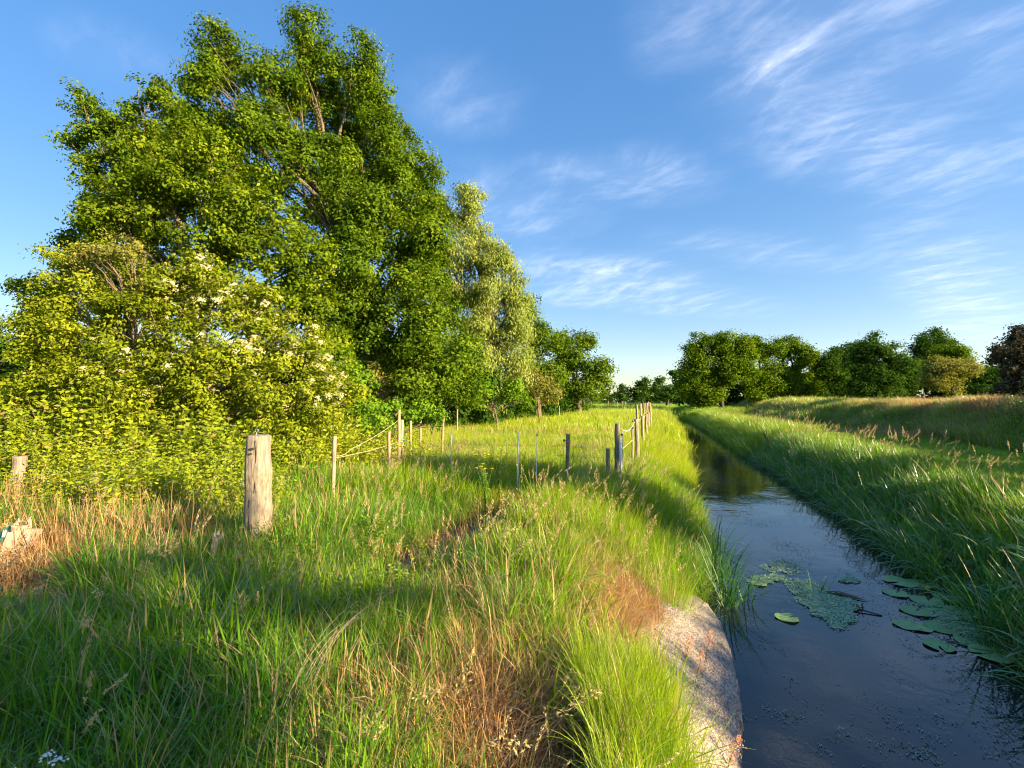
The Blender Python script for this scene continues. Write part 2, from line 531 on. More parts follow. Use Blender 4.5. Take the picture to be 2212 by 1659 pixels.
def build_ground():
    ys = np.concatenate([np.linspace(-60, -6, 16)[:-1], np.linspace(-6, 12, 110)[:-1],
                         np.linspace(12, 40, 90)[:-1], np.linspace(40, 110, 70)[:-1], np.geomspace(110, 1800, 22)])
    off = np.concatenate([np.linspace(0, 3, 26)[:-1], np.linspace(3, 16, 60)[:-1], np.geomspace(16, 60, 14)[:-1], np.geomspace(60, 1800, 14)])
    ch = np.linspace(0, 1, 8)[1:-1]
    rows = []
    for y in ys:
        l, r = Lx(y), Rx(y)
        rows.append(np.concatenate([l - off[::-1], l + (r - l) * ch, r + off]))
    X = np.array(rows); Y = np.repeat(ys[:, None], X.shape[1], 1)
    Z = terrain(X, Y)
    n, m = X.shape
    V = np.stack([X, Y, Z], -1).reshape(-1, 3)
    i, j = np.meshgrid(np.arange(n - 1), np.arange(m - 1), indexing='ij')
    a = (i * m + j).ravel()
    F = np.stack([a, a + 1, a + m + 1, a + m], 1).ravel()
    pd = path_dist(V[:, 0], V[:, 1])
    dl = Lx(V[:, 1]) - V[:, 0]; dr = V[:, 0] - Rx(V[:, 1])
    d = np.maximum(dl, dr)
    earth = np.clip(1.2 - pd / .5, 0, 1) + (d < 1.2) * .8 + (V[:, 1] < 9) * .6
    me = mesh_np('ground', V, F, 4, {'earth': np.clip(earth, 0, 1)}, True, [M['ground']])
    o = link(bpy.data.objects.new('ground', me)); tag(o, kind='structure')
    # water sheet
    ys2 = np.concatenate([np.linspace(-60, 120, 220), np.linspace(122, 400, 60)])
    V = []; k = 6
    for y in ys2:
        l, r = Lx(y) - .45, Rx(y) + .45
        for t in np.linspace(0, 1, k): V.append((l + (r - l) * t, y, WATER_Z))
    i, j = np.meshgrid(np.arange(len(ys2) - 1), np.arange(k - 1), indexing='ij')
    a = (i * k + j).ravel()
    F = np.stack([a, a + 1, a + k + 1, a + k], 1).ravel()
    o = link(bpy.data.objects.new('water', mesh_np('water', np.array(V), F, 4, None, False, [M['water']])))
    tag(o, kind='structure')


build_ground()

# concrete apron on the near left bank, curving down to the water
EDGE = [(1612, 1900), (1604, 1750), (1600, 1659), (1605, 1560), (1596, 1480), (1578, 1400), (1556, 1340), (1530, 1302), (1492, 1278), (1440, 1262), (1390, 1258)]
INNER = [(1440, 2000), (1400, 1800), (1370, 1680), (1360, 1580), (1340, 1500), (1330, 1430), (1320, 1380), (1310, 1340), (1305, 1310), (1300, 1290), (1300, 1275)]


def build_apron():
    n = 120; k = 26
    def res(poly):
        P = np.array(poly, float); t = np.linspace(0, len(P) - 1, n)
        return np.stack([np.interp(t, np.arange(len(P)), P[:, c]) for c in (0, 1)], 1)
    E = res(EDGE); I = res(INNER)
    V = []
    for e, i_ in zip(E, I):
        pe = on_ground(e[0], e[1], WATER_Z + .06); pi_ = on_ground(i_[0], i_[1], -.12)
        for j in range(k):
            t = j / (k - 1)
            p = pe * (1 - t) + pi_ * t
            z = WATER_Z + .06 + (-.10 - WATER_Z - .06) * (t ** .92)
            if j == 0: z -= .02
            V.append((p[0] + (.012 * (random.random() - .5) if j == 0 else 0), p[1], z + (.016 * float(vnoise(p[0], p[1], 9, 4)) + .03 * float(vnoise(p[0], p[1], 2.5, 6)) - .02) * (t > 0)))
    for e in E:                           # the edge drops into the water
        p = on_ground(e[0], e[1], WATER_Z + .06)
        V.append((p[0] + .01, p[1], WATER_Z - .25))
    F = []
    for a in range(n - 1):
        for j in range(k - 1):
            q = a * k + j
            F.append((q, q + k, q + k + 1, q + 1))
        b = n * k + a
        F.append((a * k, b, b + 1, (a + 1) * k))
    mb = MB(); mb.add(V, F)
    o = mb.build('concrete_apron', M['concrete'], smooth=True)
    tag(o, 'curved grey pebbled concrete apron sloping into the dark water', 'concrete apron')


build_apron()


# ------------------------------------------------------------------ leaves and trees
def unit(v): return v / (np.linalg.norm(v, axis=-1, keepdims=True) + 1e-9)


def leaf_mesh(name, C, size, nrm, mat, aspect=.6, fold=.12, rnd=None, hang=None, r=rng):
    n = len(C)
    t = r.normal(size=(n, 3))
    if hang is not None: t = t * .45 + np.array(hang)
    d = unit(np.cross(np.cross(nrm, t), nrm)); s = np.cross(nrm, d)
    L = (size / 2)[:, None]; W = L * aspect
    V = np.empty((n, 4, 3))
    V[:, 0] = C - d * L
    V[:, 1] = C + s * W + nrm * L * fold * 2 - d * L * .1
    V[:, 2] = C + d * L
    V[:, 3] = C - s * W + nrm * L * fold * 2 - d * L * .1
    F = np.arange(n * 4)
    if rnd is None: rnd = r.random(n)
    return mesh_np(name, V.reshape(-1, 3), F, 4, {'rnd': np.repeat(rnd, 4)}, False, [mat])


def lobes_from_px(lobes, Y):
    """(px, py, r px[, dY[, squash]]) -> centre, radii"""
    out = []
    for l in lobes:
        dY = l[3] if len(l) > 3 else 0.0
        sq = l[4] if len(l) > 4 else 1.0
        c = at(l[0], l[1], Y + dY); r = l[2] / F_PX * (Y + dY)
        out.append((c, np.array([r, r * .95, r * sq])))
    return out


def crown_points(lobes, leaf, cover, clump, r, droop=0.0, ragged=.45, ground=True):
    C = []; Nn = []; K = []
    for li, (c, rad) in enumerate(lobes):
        area = 4 * PI * (rad[0] * rad[2])
        n_leaf = area * cover / (leaf * leaf * .33)
        per = 46
        n_cl = max(6, int(n_leaf / per))
        ns = 14
        sdir = unit(r.normal(size=(ns, 3)) + np.array([0, -.15, .1]))
        sc = c + sdir * rad * (.62 + ragged * .45 * (r.random(ns) - .35))[:, None]
        sr = (.27 + .15 * r.random(ns))
        pick = r.integers(0, ns, n_cl)
        dr = unit(r.normal(size=(n_cl, 3)) + sdir[pick] * .8 + np.array([0, 0, .25]))
        depth = r.random(n_cl) ** .35
        cc = sc[pick] + dr * rad * (sr[pick] * (.35 + .75 * depth))[:, None]
        inner = r.random(n_cl) < .26
        cc[inner] = c + (sdir[pick] * rad * .6 * r.random(n_cl)[:, None])[inner]
        keep = np.ones(n_cl, bool)
        for lj, (c2, r2) in enumerate(lobes):
            if lj == li: continue
            q = np.linalg.norm((cc - c2) / (r2 * .62), axis=1)
            keep &= ~((q < 1) & (r.random(n_cl) < .8))
        if ground: keep &= cc[:, 2] > terrain(cc[:, 0], cc[:, 1]) + .1
        cc = cc[keep]; dr = dr[keep]
        m = len(cc)
        if m == 0: continue
        ck = r.random(m)
        crad = clump * (.6 + .8 * r.random(m))
        o = np.clip(r.normal(size=(m, per, 3)), -1.7, 1.7) * .42
        o[:, :, 2] *= .62
        if droop: o[:, :, 2] -= droop * np.abs(r.normal(size=(m, per)))
        P = cc[:, None, :] + o * crad[:, None, None]
        nn = dr[:, None, :] * .85 + unit(o) * .5 + np.array([0, 0, .35]) + r.normal(size=(m, per, 3)) * .5
        C.append(P.reshape(-1, 3)); Nn.append(unit(nn).reshape(-1, 3))
        K.append(np.clip(ck[:, None] * .62 + r.random((m, per)) * .38, 0, 1).ravel())
    return np.concatenate(C), np.concatenate(Nn), np.concatenate(K)


def trunk_mb(base, lobes, r0, r, twigs=5, fork=.35, sides=9, limb_scale=1.0):
    mb = MB()
    cs = np.array([l[0] for l in lobes]); rs = np.array([l[1] for l in lobes])
    top = cs[np.argmax(cs[:, 2])] - np.array([0, 0, .3 * rs[np.argmax(cs[:, 2])][2]])
    H = top[2] - base[2]
    def trunk_at(t):
        x = base + (top - base) * t
        wob = np.array([math.sin(t * 5 + base[0]) * .03 * H, math.cos(t * 4 + base[1]) * .03 * H, 0]) * (t * (1 - t) * 3)
        p = x + wob
        hor = (top - base)[:2]
        p[:2] = base[:2] + hor * (t ** 1.6) + wob[:2]
        return p
    ts = np.linspace(0, 1, 12)
    pts = np.array([trunk_at(t) for t in ts]); pts[0, 2] -= .3
    rad = r0 * (1 - ts) ** .8 + .012 * limb_scale
    rad[0] *= 1.35
    mb.tube(pts, rad, sides, jitter=.12, seed=int(abs(base[0] * 100)) % 1000)
    for c, rr in lobes:
        hrel = np.clip((c[2] - base[2]) / H, .1, 1)
        t0 = np.clip(hrel * .62 - .08 + r.random() * .1, .1, .85)
        a = trunk_at(t0); n = 8
        tt = np.linspace(0, 1, n)
        mid = (a + c) / 2 + np.array([0, 0, .12 * np.linalg.norm(c - a)]) + r.normal(size=3) * .06 * np.linalg.norm(c - a)
        P = (1 - tt)[:, None] ** 2 * a + 2 * ((1 - tt) * tt)[:, None] * mid + (tt ** 2)[:, None] * c
        P[1:-1] += r.normal(size=(n - 2, 3)) * .02 * np.linalg.norm(c - a)
        ra = r0 * .30 * (1 - t0) ** .5
        mb.tube(P, ra * (1 - tt) ** .8 + .012 * limb_scale, 6, cap=False)
        for q in range(twigs):
            s0 = .35 + .6 * r.random()
            i0 = min(int(s0 * (n - 1)), n - 2)
            p0 = P[i0]
            d = unit(r.normal(size=3) + np.array([0, 0, .35]))
            e = c + d * rr * (.7 + .25 * r.random())
            m2 = (p0 + e) / 2 + r.normal(size=3) * .10 * np.linalg.norm(e - p0)
            t2 = np.linspace(0, 1, 6)
            Q = (1 - t2)[:, None] ** 2 * p0 + 2 * ((1 - t2) * t2)[:, None] * m2 + (t2 ** 2)[:, None] * e
            mb.tube(Q, ra * .32 * (1 - t2) + .006 * limb_scale, 4, cap=False)
    return mb


def tree(name, label, cat, base, lobes, leaf=.11, cover=1.0, clump=.5, mat='oak', bark='bark', r0=.3, group=None,
         aspect=.6, droop=0.0, seed=1, twigs=5, hang=None, ragged=.45, limb_scale=1.0, crown_name='crown', extra=None):
    r = np.random.default_rng(seed)
    base = np.array([base[0], base[1], float(terrain(base[0], base[1]))])
    root = empty(name, base)
    tag(root, label, cat, group)
    tb = trunk_mb(base, lobes, r0, r, twigs, limb_scale=limb_scale)
    tb.v = [np.concatenate(tb.v) - base]
    tb.build('trunk', M[bark], root, smooth=True)
    C, Nn, K = crown_points(lobes, leaf, cover, clump, r, droop, ragged)
    size = leaf * (.65 + .6 * r.random(len(C)))
    me = leaf_mesh(crown_name, C - base, size, Nn, M[mat], aspect, .12, K, hang, r)
    link(bpy.data.objects.new(crown_name, me), root)
    return root, C, Nn


T_COUNT = {}

OAK = [(505, 138, 68, 0), (440, 180, 55, -1), (668, 130, 78, 1), (752, 160, 76, 1), (815, 230, 66, 1), (585, 190, 72, 0),
       (850, 320, 82, 0), (480, 250, 80, 0), (560, 300, 80, -1), (885, 395, 68, 0), (905, 470, 58, 0), (770, 300, 95, 1.5), (700, 400, 100, 0),
       (810, 440, 110, -1), (640, 350, 80, 0), (880, 540, 95, -1), (910, 580, 60, 0), (730, 520, 110, -1), (800, 620, 115, -2),
       (900, 660, 95, -2), (700, 640, 80, 0), (945, 700, 66, -2), (1000, 770, 50, -1), (940, 760, 85, -3), (830, 730, 80, -2), (980, 820, 55, -2),
       (760, 700, 70, 1), (900, 830, 60, -3), (690, 230, 70, 2), (450, 330, 70, 2), (520, 420, 90, 2)]
tree('oak_tree', 'tallest broad oak with lit bare limbs showing through its crown, behind the elder bush', 'tree',
     at(800, 900, 20)[:2], lobes_from_px(OAK, 20), leaf=.135, cover=1.5, clump=.52, mat='oak', r0=.48, seed=3, twigs=7, ragged=.7)

BACKL = [(185, 235, 38, 0), (210, 290, 48, 0), (165, 300, 30, 0), (270, 260, 40, 0), (340, 215, 50, 0), (385, 270, 48, 0), (300, 320, 70, 0), (215, 380, 50, 0),
         (260, 440, 70, 1), (205, 470, 42, 0), (190, 520, 40, 0), (170, 560, 45, 0), (120, 640, 55, 0), (50, 620, 24, 0), (80, 670, 34, 0),
         (90, 720, 40, 0), (380, 380, 80, 1), (60, 760, 45, 1), (230, 600, 80, 2)]
tree('oak_tree', 'darker leaning tree at the far left with sparse tips against the sky', 'tree',
     at(250, 900, 17)[:2], lobes_from_px(BACKL, 17), leaf=.125, cover=1.2, clump=.42, mat='oak', r0=.28, seed=5, ragged=.6)

MID = [(340, 320, 55, 0), (430, 345, 70, 0), (300, 410, 75, 0), (235, 500, 62, 0), (410, 440, 95, 0), (520, 410, 75, 0), (470, 330, 40, 0), (560, 500, 90, 0),
       (300, 520, 90, .5), (640, 575, 78, 0), (480, 560, 100, 0), (680, 660, 50, 0), (600, 680, 80, .5), (700, 760, 55, .5), (400, 640, 90, 1), (730, 830, 50, 0)]
tree('maple_tree', 'bright green round-crowned tree standing between the elder bush and the tall oak', 'tree',
     at(470, 900, 13.5)[:2], lobes_from_px(MID, 13.5), leaf=.115, cover=1.4, clump=.38, mat='maple', r0=.22, seed=9, ragged=.65)

WILLOW = [(1014, 425, 34, 0), (1000, 475, 44, 0), (975, 540, 50, 0), (1030, 530, 46, 0), (1055, 590, 52, 0), (1095, 560, 34, 0), (980, 620, 60, 0), (1108, 625, 38, 0),
          (1060, 660, 66, 0), (1100, 700, 52, 0), (1010, 700, 66, 0), (1128, 650, 20, 0), (1085, 770, 58, 0), (1110, 810, 40, 0), (1030, 780, 60, -1), (960, 450, 28, 1), (1060, 840, 50, 0), (950, 570, 50, 1), (945, 650, 60, 1), (1130, 720, 26, 0), (1120, 770, 36, 0)]
tree('willow_tree', 'pale silvery willow rising behind the right edge of the tall oak', 'tree',
     at(1060, 870, 27)[:2], lobes_from_px(WILLOW, 27), leaf=.20, cover=2.6, clump=.6, mat='willow', r0=.3, seed=11, aspect=.28, droop=.25,
     hang=(0, 0, -1), ragged=.6, limb_scale=1.5)

T5 = [(1135, 668, 26, 0), (1150, 720, 34, 0), (1145, 700, 34, 0), (1165, 745, 42, 0), (1150, 800, 48, 0), (1190, 800, 36, 0), (1195, 740, 24, 0), (1130, 850, 36, 0)]
tree('green_tree', 'dark green tree filling the gap between the pale willow and the end of the row', 'tree',
     at(1160, 870, 34)[:2], lobes_from_px(T5, 34), leaf=.19, cover=1.4, clump=.8, mat='oak', r0=.3, seed=13, limb_scale=2)
T6 = [(1225, 745, 34, 0), (1255, 750, 28, 0), (1245, 790, 46, 0), (1285, 800, 34, 0), (1300, 785, 18, 0), (1210, 820, 40, 0), (1270, 840, 34, 0), (1305, 835, 16, 0), (1230, 850, 30, 0)]
tree('green_tree', 'last and lowest round tree of the left-hand row, where it meets the horizon', 'tree',
     at(1250, 870, 45)[:2], lobes_from_px(T6, 45), leaf=.24, cover=1.7, clump=1.0, mat='oak', r0=.3, seed=14, limb_scale=2.5)

# bushes under and in front of the row
def bush(name, label, cat, px, Y, lobes, mat, leaf, cover=1.0, clump=.35, seed=1, bark='bark', aspect=.6, r0=.05, group=None, twigs=8, ragged=.6, droop=0):
    return tree(name, label, cat, at(px, 900, Y)[:2], lobes_from_px(lobes, Y), leaf=leaf, cover=cover, clump=clump, mat=mat, bark=bark,
                r0=r0, seed=seed, aspect=aspect, group=group, twigs=twigs, ragged=ragged, droop=droop)


ELDER = [(440, 590, 48, 0), (380, 630, 60, 0), (480, 650, 75, 0), (560, 690, 70, 0), (640, 740, 70, 0), (300, 650, 70, 0), (200, 590, 60, .5), (140, 560, 36, .5), (250, 560, 40, .5),
         (150, 650, 70, 0), (95, 720, 62, 0), (220, 720, 90, 0), (340, 740, 90, -.3), (470, 770, 90, -.3), (590, 800, 80, -.3), (690, 830, 62, 0), (100, 800, 60, 0),
         (200, 830, 80, -.5), (330, 850, 90, -.5), (470, 870, 80, -.5), (600, 880, 70, -.5), (700, 880, 50, -.3), (50, 860, 50, -.3), (740, 850, 40, 0)]
elder, eC, eN = bush('elder_bush', 'large yellow-green elder bush covered in cream flower heads, at the left', 'bush', 360, 9.2, ELDER,
                     'elder', .075, 1.35, .26, 21, aspect=.5, r0=.09, twigs=9, ragged=.7)


def flower_heads(root, C, Nn, n, mat, size, r, name='blossom', weight=None):
    base = np.array(root.location)
    protos = []
    for k in range(4):
        m = 46
        d = r.normal(size=(m, 2)) * .33
        P = np.stack([d[:, 0], d[:, 1], .22 - .5 * (d ** 2).sum(1)], 1) * size
        nn = unit(np.stack([d[:, 0], d[:, 1], np.full(m, .8)], 1) + r.normal(size=(m, 3)) * .35)
        protos.append(leaf_mesh(name, P, np.full(m, size * .24) * (.7 + .6 * r.random(m)), nn, M[mat], .9, .1, None, None, r))
    # outermost, towards the light and the viewer
    view = np.array([0, -1, 0.2])
    score = (Nn @ np.array([.6, -.6, .5])) + r.random(len(C)) * .5
    w = weight(C) if weight else np.ones(len(C))
    idx = r.choice(len(C), size=min(n * 60, len(C)), replace=False, p=w / w.sum())
    idx = idx[np.argsort(-score[idx])]
    chosen = []
    for i in idx:
        p = C[i]
        if all(np.linalg.norm(p - C[j]) > size * 1.1 for j in chosen[-60:]): chosen.append(i)
        if len(chosen) >= n: break
    for q, i in enumerate(chosen):
        o = bpy.data.objects.new(name, protos[q % 4])
        nrm = Vector(Nn[i] * .5 + np.array([.3, -.6, .5]))
        o.rotation_euler = nrm.to_track_quat('Z', 'Y').to_euler()
        o.location = C[i] + unit(np.array([.3, -.8, .4])) * .10 - base
        s = .6 + .8 * r.random(); o.scale = (s, s, s)
        link(o, root)


def flower_mass(root, C, Nn, n, mat, size, r, weight):
    base = np.array(root.location); w = weight(C)
    idx = r.choice(len(C), size=n, replace=False, p=w / w.sum())
    P = []; NN = []
    for i in idx:
        q = C[i] + unit(np.array([.3, -.8, .4])) * .08 - base
        m = 26; P.append(q + r.normal(size=(m, 3)) * size * .3); NN.append(unit(r.normal(size=(m, 3)) * .4 + np.array([.3, -.5, .6])))
    P = np.concatenate(P); NN = np.concatenate(NN)
    o = link(bpy.data.objects.new('small_blossoms', leaf_mesh('small_blossoms', P, size * .3 * (.6 + .8 * r.random(len(P))), NN, M[mat], .9, .1, None, None, r)), root)
    o['kind'] = 'stuff'


def elder_weight(C):
    px = 1106 + C[:, 0] / C[:, 1] * F_PX
    py = 865 - (C[:, 2] - CAM_H) / C[:, 1] * F_PX
    band = np.exp(-((py - (640 + (px - 430) * .62)) / 80) ** 2) * (px > 330) * (px < 750)
    low = np.exp(-((px - 260) / 120) ** 2 - ((py - 800) / 60) ** 2) * .8
    front = (C[:, 1] < 9.6)
    return (band * 2.2 + low + .05) * front + 1e-6


flower_heads(elder, eC, eN, 100, 'blossom', .095, np.random.default_rng(5), weight=elder_weight)
flower_mass(elder, eC, eN, 330, 'blossom', .05, np.random.default_rng(6), elder_weight)

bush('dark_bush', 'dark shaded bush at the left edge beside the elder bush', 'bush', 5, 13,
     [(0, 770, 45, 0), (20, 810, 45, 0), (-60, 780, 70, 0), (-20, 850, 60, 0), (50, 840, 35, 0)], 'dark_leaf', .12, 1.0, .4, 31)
bush('dead_branch_bush', 'thin bush with bare tan twigs poking above the left part of the elder bush', 'bush', 280, 9.0,
     [(285, 540, 30, 0), (230, 545, 35, 0), (330, 620, 40, 0), (190, 560, 28, 0)], 'olive', .06, .8, .2, 32, twigs=4, r0=.025)
bush('green_bush', 'dense leafy bush at the right foot of the elder bush', 'bush', 720, 11,
     [(720, 800, 55, 0), (760, 840, 50, 0), (690, 870, 55, 0), (745, 890, 45, 0), (650, 900, 50, -.5), (790, 880, 30, 0)], 'bramble', .085, 1.0, .28, 33)
bush('olive_bush', 'small yellowish-brown bush in the dark gap under the oak', 'bush', 815, 17,
     [(815, 800, 34, 0), (825, 840, 38, 0), (795, 850, 30, 0)], 'olive', .10, .9, .3, 34)
bush('bramble_mound', 'low bright bramble mound in front of the oak trunk', 'bush', 860, 13.5,
     [(850, 880, 38, 0, .8), (900, 895, 36, 0, .8), (800, 900, 40, 0, .8), (940, 905, 30, 0, .7)], 'bramble', .09, 1.0, .3, 35)
bush('bramble_mound', 'yellow-green bramble mound left of the tall fence post', 'bush', 770, 10.5,
     [(750, 925, 40, 0, .7), (800, 925, 40, 0, .7), (700, 935, 40, 0, .7), (830, 920, 28, .5, .7)], 'bramble', .08, 1.0, .25, 36)
bush('green_bush', 'bush below the lowest oak limb with a bent pale stem', 'bush', 930, 18,
     [(930, 850, 38, 0), (980, 840, 40, 0), (900, 870, 30, 0), (1010, 860, 34, 0)], 'oak', .12, 1.0, .4, 37)
bush('green_bush', 'bright green bush at the meadow edge below the willow', 'bush', 1075, 24,
     [(1060, 845, 34, 0), (1100, 845, 30, 0), (1035, 860, 26, 0), (1120, 862, 24, 0)], 'bramble', .15, 1.0, .5, 38)
bush('olive_bush', 'yellowish flowering bush at the meadow edge right of the willow', 'bush', 1165, 27,
     [(1160, 825, 30, 0), (1180, 845, 26, 0), (1140, 850, 26, 0), (1195, 855, 16, 0)], 'olive', .15, 1.0, .5, 39)

# ------------------------------------------------------------------ right-hand tree row
GR = 'trees behind the embankment on the right'
RT = [
 ('chestnut_tree', 'biggest leafy tree by the stream, its low branch lit yellow-green over the bank', 62, 1560, 'oak', 1,
  [(1510, 745, 32), (1555, 742, 34), (1600, 760, 34), (1500, 790, 30), (1545, 800, 46), (1610, 800, 30), (1495, 835, 30), (1530, 845, 30), (1580, 775, 40), (1520, 870, 20)]),
 ('chestnut_tree', 'slim bright-tipped tree just right of the big streamside tree', 66, 1650, 'oak', 0,
  [(1635, 755, 26), (1665, 760, 26), (1650, 800, 32), (1670, 830, 24), (1630, 840, 30)]),
 ('green_tree', 'third tree of the right row, rounded top catching light', 68, 1720, 'oak', 0,
  [(1705, 755, 26), (1735, 765, 26), (1715, 800, 36), (1700, 840, 30), (1740, 835, 30)]),
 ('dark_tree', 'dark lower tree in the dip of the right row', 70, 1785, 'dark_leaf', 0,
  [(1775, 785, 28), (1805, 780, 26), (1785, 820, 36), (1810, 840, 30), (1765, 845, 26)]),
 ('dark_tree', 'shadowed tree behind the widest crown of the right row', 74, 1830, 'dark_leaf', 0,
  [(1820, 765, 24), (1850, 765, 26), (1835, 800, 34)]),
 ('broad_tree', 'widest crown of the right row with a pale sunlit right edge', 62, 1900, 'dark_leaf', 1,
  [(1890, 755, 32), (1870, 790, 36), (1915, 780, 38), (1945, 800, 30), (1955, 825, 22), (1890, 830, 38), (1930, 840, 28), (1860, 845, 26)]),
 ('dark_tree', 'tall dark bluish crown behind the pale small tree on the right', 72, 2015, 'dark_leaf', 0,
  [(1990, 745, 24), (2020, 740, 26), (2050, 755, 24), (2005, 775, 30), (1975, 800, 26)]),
 ('green_tree', 'rounded green crown lit from the right beyond the ivy trunk', 66, 2060, 'oak', 0,
  [(2050, 770, 28), (2080, 785, 26), (2040, 800, 34), (2090, 815, 24), (2095, 845, 24)]),
 ('small_tree', 'small yellowish tree with an ivy-clad sunlit trunk', 50, 2060, 'olive', 1,
  [(2020, 795, 24), (2062, 838, 9), (2060, 853, 9), (2064, 824, 11), (2055, 795, 28), (2085, 800, 22), (2030, 820, 24), (2010, 815, 18)]),
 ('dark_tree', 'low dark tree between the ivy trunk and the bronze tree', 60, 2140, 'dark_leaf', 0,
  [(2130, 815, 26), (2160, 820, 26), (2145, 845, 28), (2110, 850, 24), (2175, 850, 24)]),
 ('bronze_tree', 'feathery bronze-purple tree cut by the right edge of the view', 34, 2215, 'purple', 1,
  [(2195, 730, 30), (2165, 765, 26), (2205, 780, 44), (2245, 740, 40), (2180, 815, 34), (2230, 820, 50), (2260, 780, 50), (2200, 850, 30), (2170, 855, 26), (2290, 840, 60), (2300, 760, 60)]),
]
for i, (nm, lb, Y, px, mt, near, lob) in enumerate(RT):
    k = Y / 62.0
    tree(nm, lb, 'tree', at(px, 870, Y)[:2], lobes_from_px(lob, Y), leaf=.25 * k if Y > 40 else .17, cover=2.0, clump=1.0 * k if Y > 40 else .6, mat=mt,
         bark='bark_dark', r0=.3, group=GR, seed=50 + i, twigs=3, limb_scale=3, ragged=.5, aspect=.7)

FT = [
 ('far_tree', 'round dark tree standing alone at the end of the meadow', 170, 1345, [(1345, 845, 14), (1338, 855, 12), (1352, 855, 12)]),
 ('far_tree', 'broad dark tree far up the stream, left of the stepped crowns', 150, 1388, [(1388, 832, 20), (1372, 845, 16), (1404, 845, 18), (1385, 855, 18), (1410, 858, 14)]),
 ('far_tree', 'flat-topped dark tree far up the stream', 140, 1425, [(1420, 828, 12), (1432, 826, 12), (1428, 845, 18), (1442, 852, 16)]),
 ('far_tree', 'dark tree behind the big streamside tree, rising towards it', 120, 1462, [(1458, 815, 17), (1475, 808, 16), (1465, 835, 22), (1480, 850, 20), (1450, 855, 18)]),
 ('far_tree', 'pale green low tree below the stepped far crowns', 100, 1440, [(1436, 850, 12), (1448, 848, 10), (1428, 858, 8)]),
]
for i, (nm, lb, Y, px, lob) in enumerate(FT):
    tree(nm, lb, 'tree', at(px, 868, Y)[:2], lobes_from_px(lob, Y), leaf=.62, cover=1.1, clump=1.6, mat='dark_leaf', bark='bark_dark', r0=.4,
         group='far trees up the stream', seed=80 + i, twigs=2, limb_scale=4, aspect=.75)

r = np.random.default_rng(90)
lob = []
for px in np.arange(1290, 1560, 7):
    c = at(px, 862, 230); c[2] = 1.0 + r.random() * 3.0
    lob.append((c, np.array([3.0, 3, 2.4 + r.random() * 2])))
C, Nn, K = crown_points(lob, .9, 1.0, 1.8, r)
o = link(bpy.data.objects.new('distant_hedge', leaf_mesh('distant_hedge', C, .9 * (.7 + .6 * r.random(len(C))), Nn, M['dark_leaf'], .7, .1, K, None, r)))
tag(o, 'long low dark hedge closing the view at the horizon', 'hedge')
lob = []
for x in np.linspace(30, 105, 75):
    y = 78 + 6 * r.random(); c = np.array([x, y - (x - 30) * .25, 2.6 + r.random() * 1.6])
    lob.append((c, np.array([2.2, 2.0, 2.6 + r.random()])))
C, Nn, K = crown_points(lob, .5, 1.0, 1.3, r)
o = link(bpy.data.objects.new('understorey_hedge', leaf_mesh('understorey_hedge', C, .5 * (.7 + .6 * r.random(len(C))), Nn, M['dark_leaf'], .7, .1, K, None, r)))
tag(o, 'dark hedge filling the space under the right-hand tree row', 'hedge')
lob = []
for x in np.linspace(-26, -2, 30):
    c = np.array([x, 23 + 4 * r.random(), 1.6 + r.random() * 1.5]); lob.append((c, np.array([1.8, 1.4, 1.8 + r.random()])))
for (x, y) in [(-1, 28), (1, 33), (3, 38), (6, 46), (8, 52), (4, 42)]:
    c = np.array([x - 1.0, y, 1.5]); lob.append((c, np.array([1.8, 2.5, 1.8])))
C, Nn, K = crown_points(lob, .24, 1.0, .8, r)
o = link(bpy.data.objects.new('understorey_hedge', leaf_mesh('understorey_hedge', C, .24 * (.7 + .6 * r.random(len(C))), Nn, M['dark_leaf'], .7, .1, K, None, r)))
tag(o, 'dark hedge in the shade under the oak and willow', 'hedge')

# trees standing right of and behind the viewer, whose long shadows cross the foreground
def shade_tree(u, dist, z_lo, z_hi, half, label, seed, mat='oak', dens=1.0):
    """u: position across the sun's direction, dist: metres towards the sun from the meadow"""
    px_ = np.array([-SUN_H[1], SUN_H[0]])          # across
    c = np.array([0.0, 0.0]) + SUN_H * dist + px_ * u
    r = np.random.default_rng(seed)
    lobes = []
    n = 7
    for k in range(n):
        a = r.random() * 2 * PI
        rr = half * .55
        z = z_lo + rr * .6 + (z_hi - z_lo - rr * 1.2) * (k + .5) / n
        lobes.append((np.array([c[0] + math.cos(a) * half * .45, c[1] + math.sin(a) * half * .45, z]), np.array([rr, rr, min(rr, (z_hi - z_lo) * .4)])))
    tree('green_tree', label, 'tree', c, lobes, leaf=.3, cover=dens, clump=.8, mat=mat, r0=.22, seed=seed, twigs=2, limb_scale=2)


def shade_lobes(L_): return [(SUN_H * s_ + np.array([-SUN_H[1], SUN_H[0]]) * u, z, q) for (u, s_, z, q) in L_]


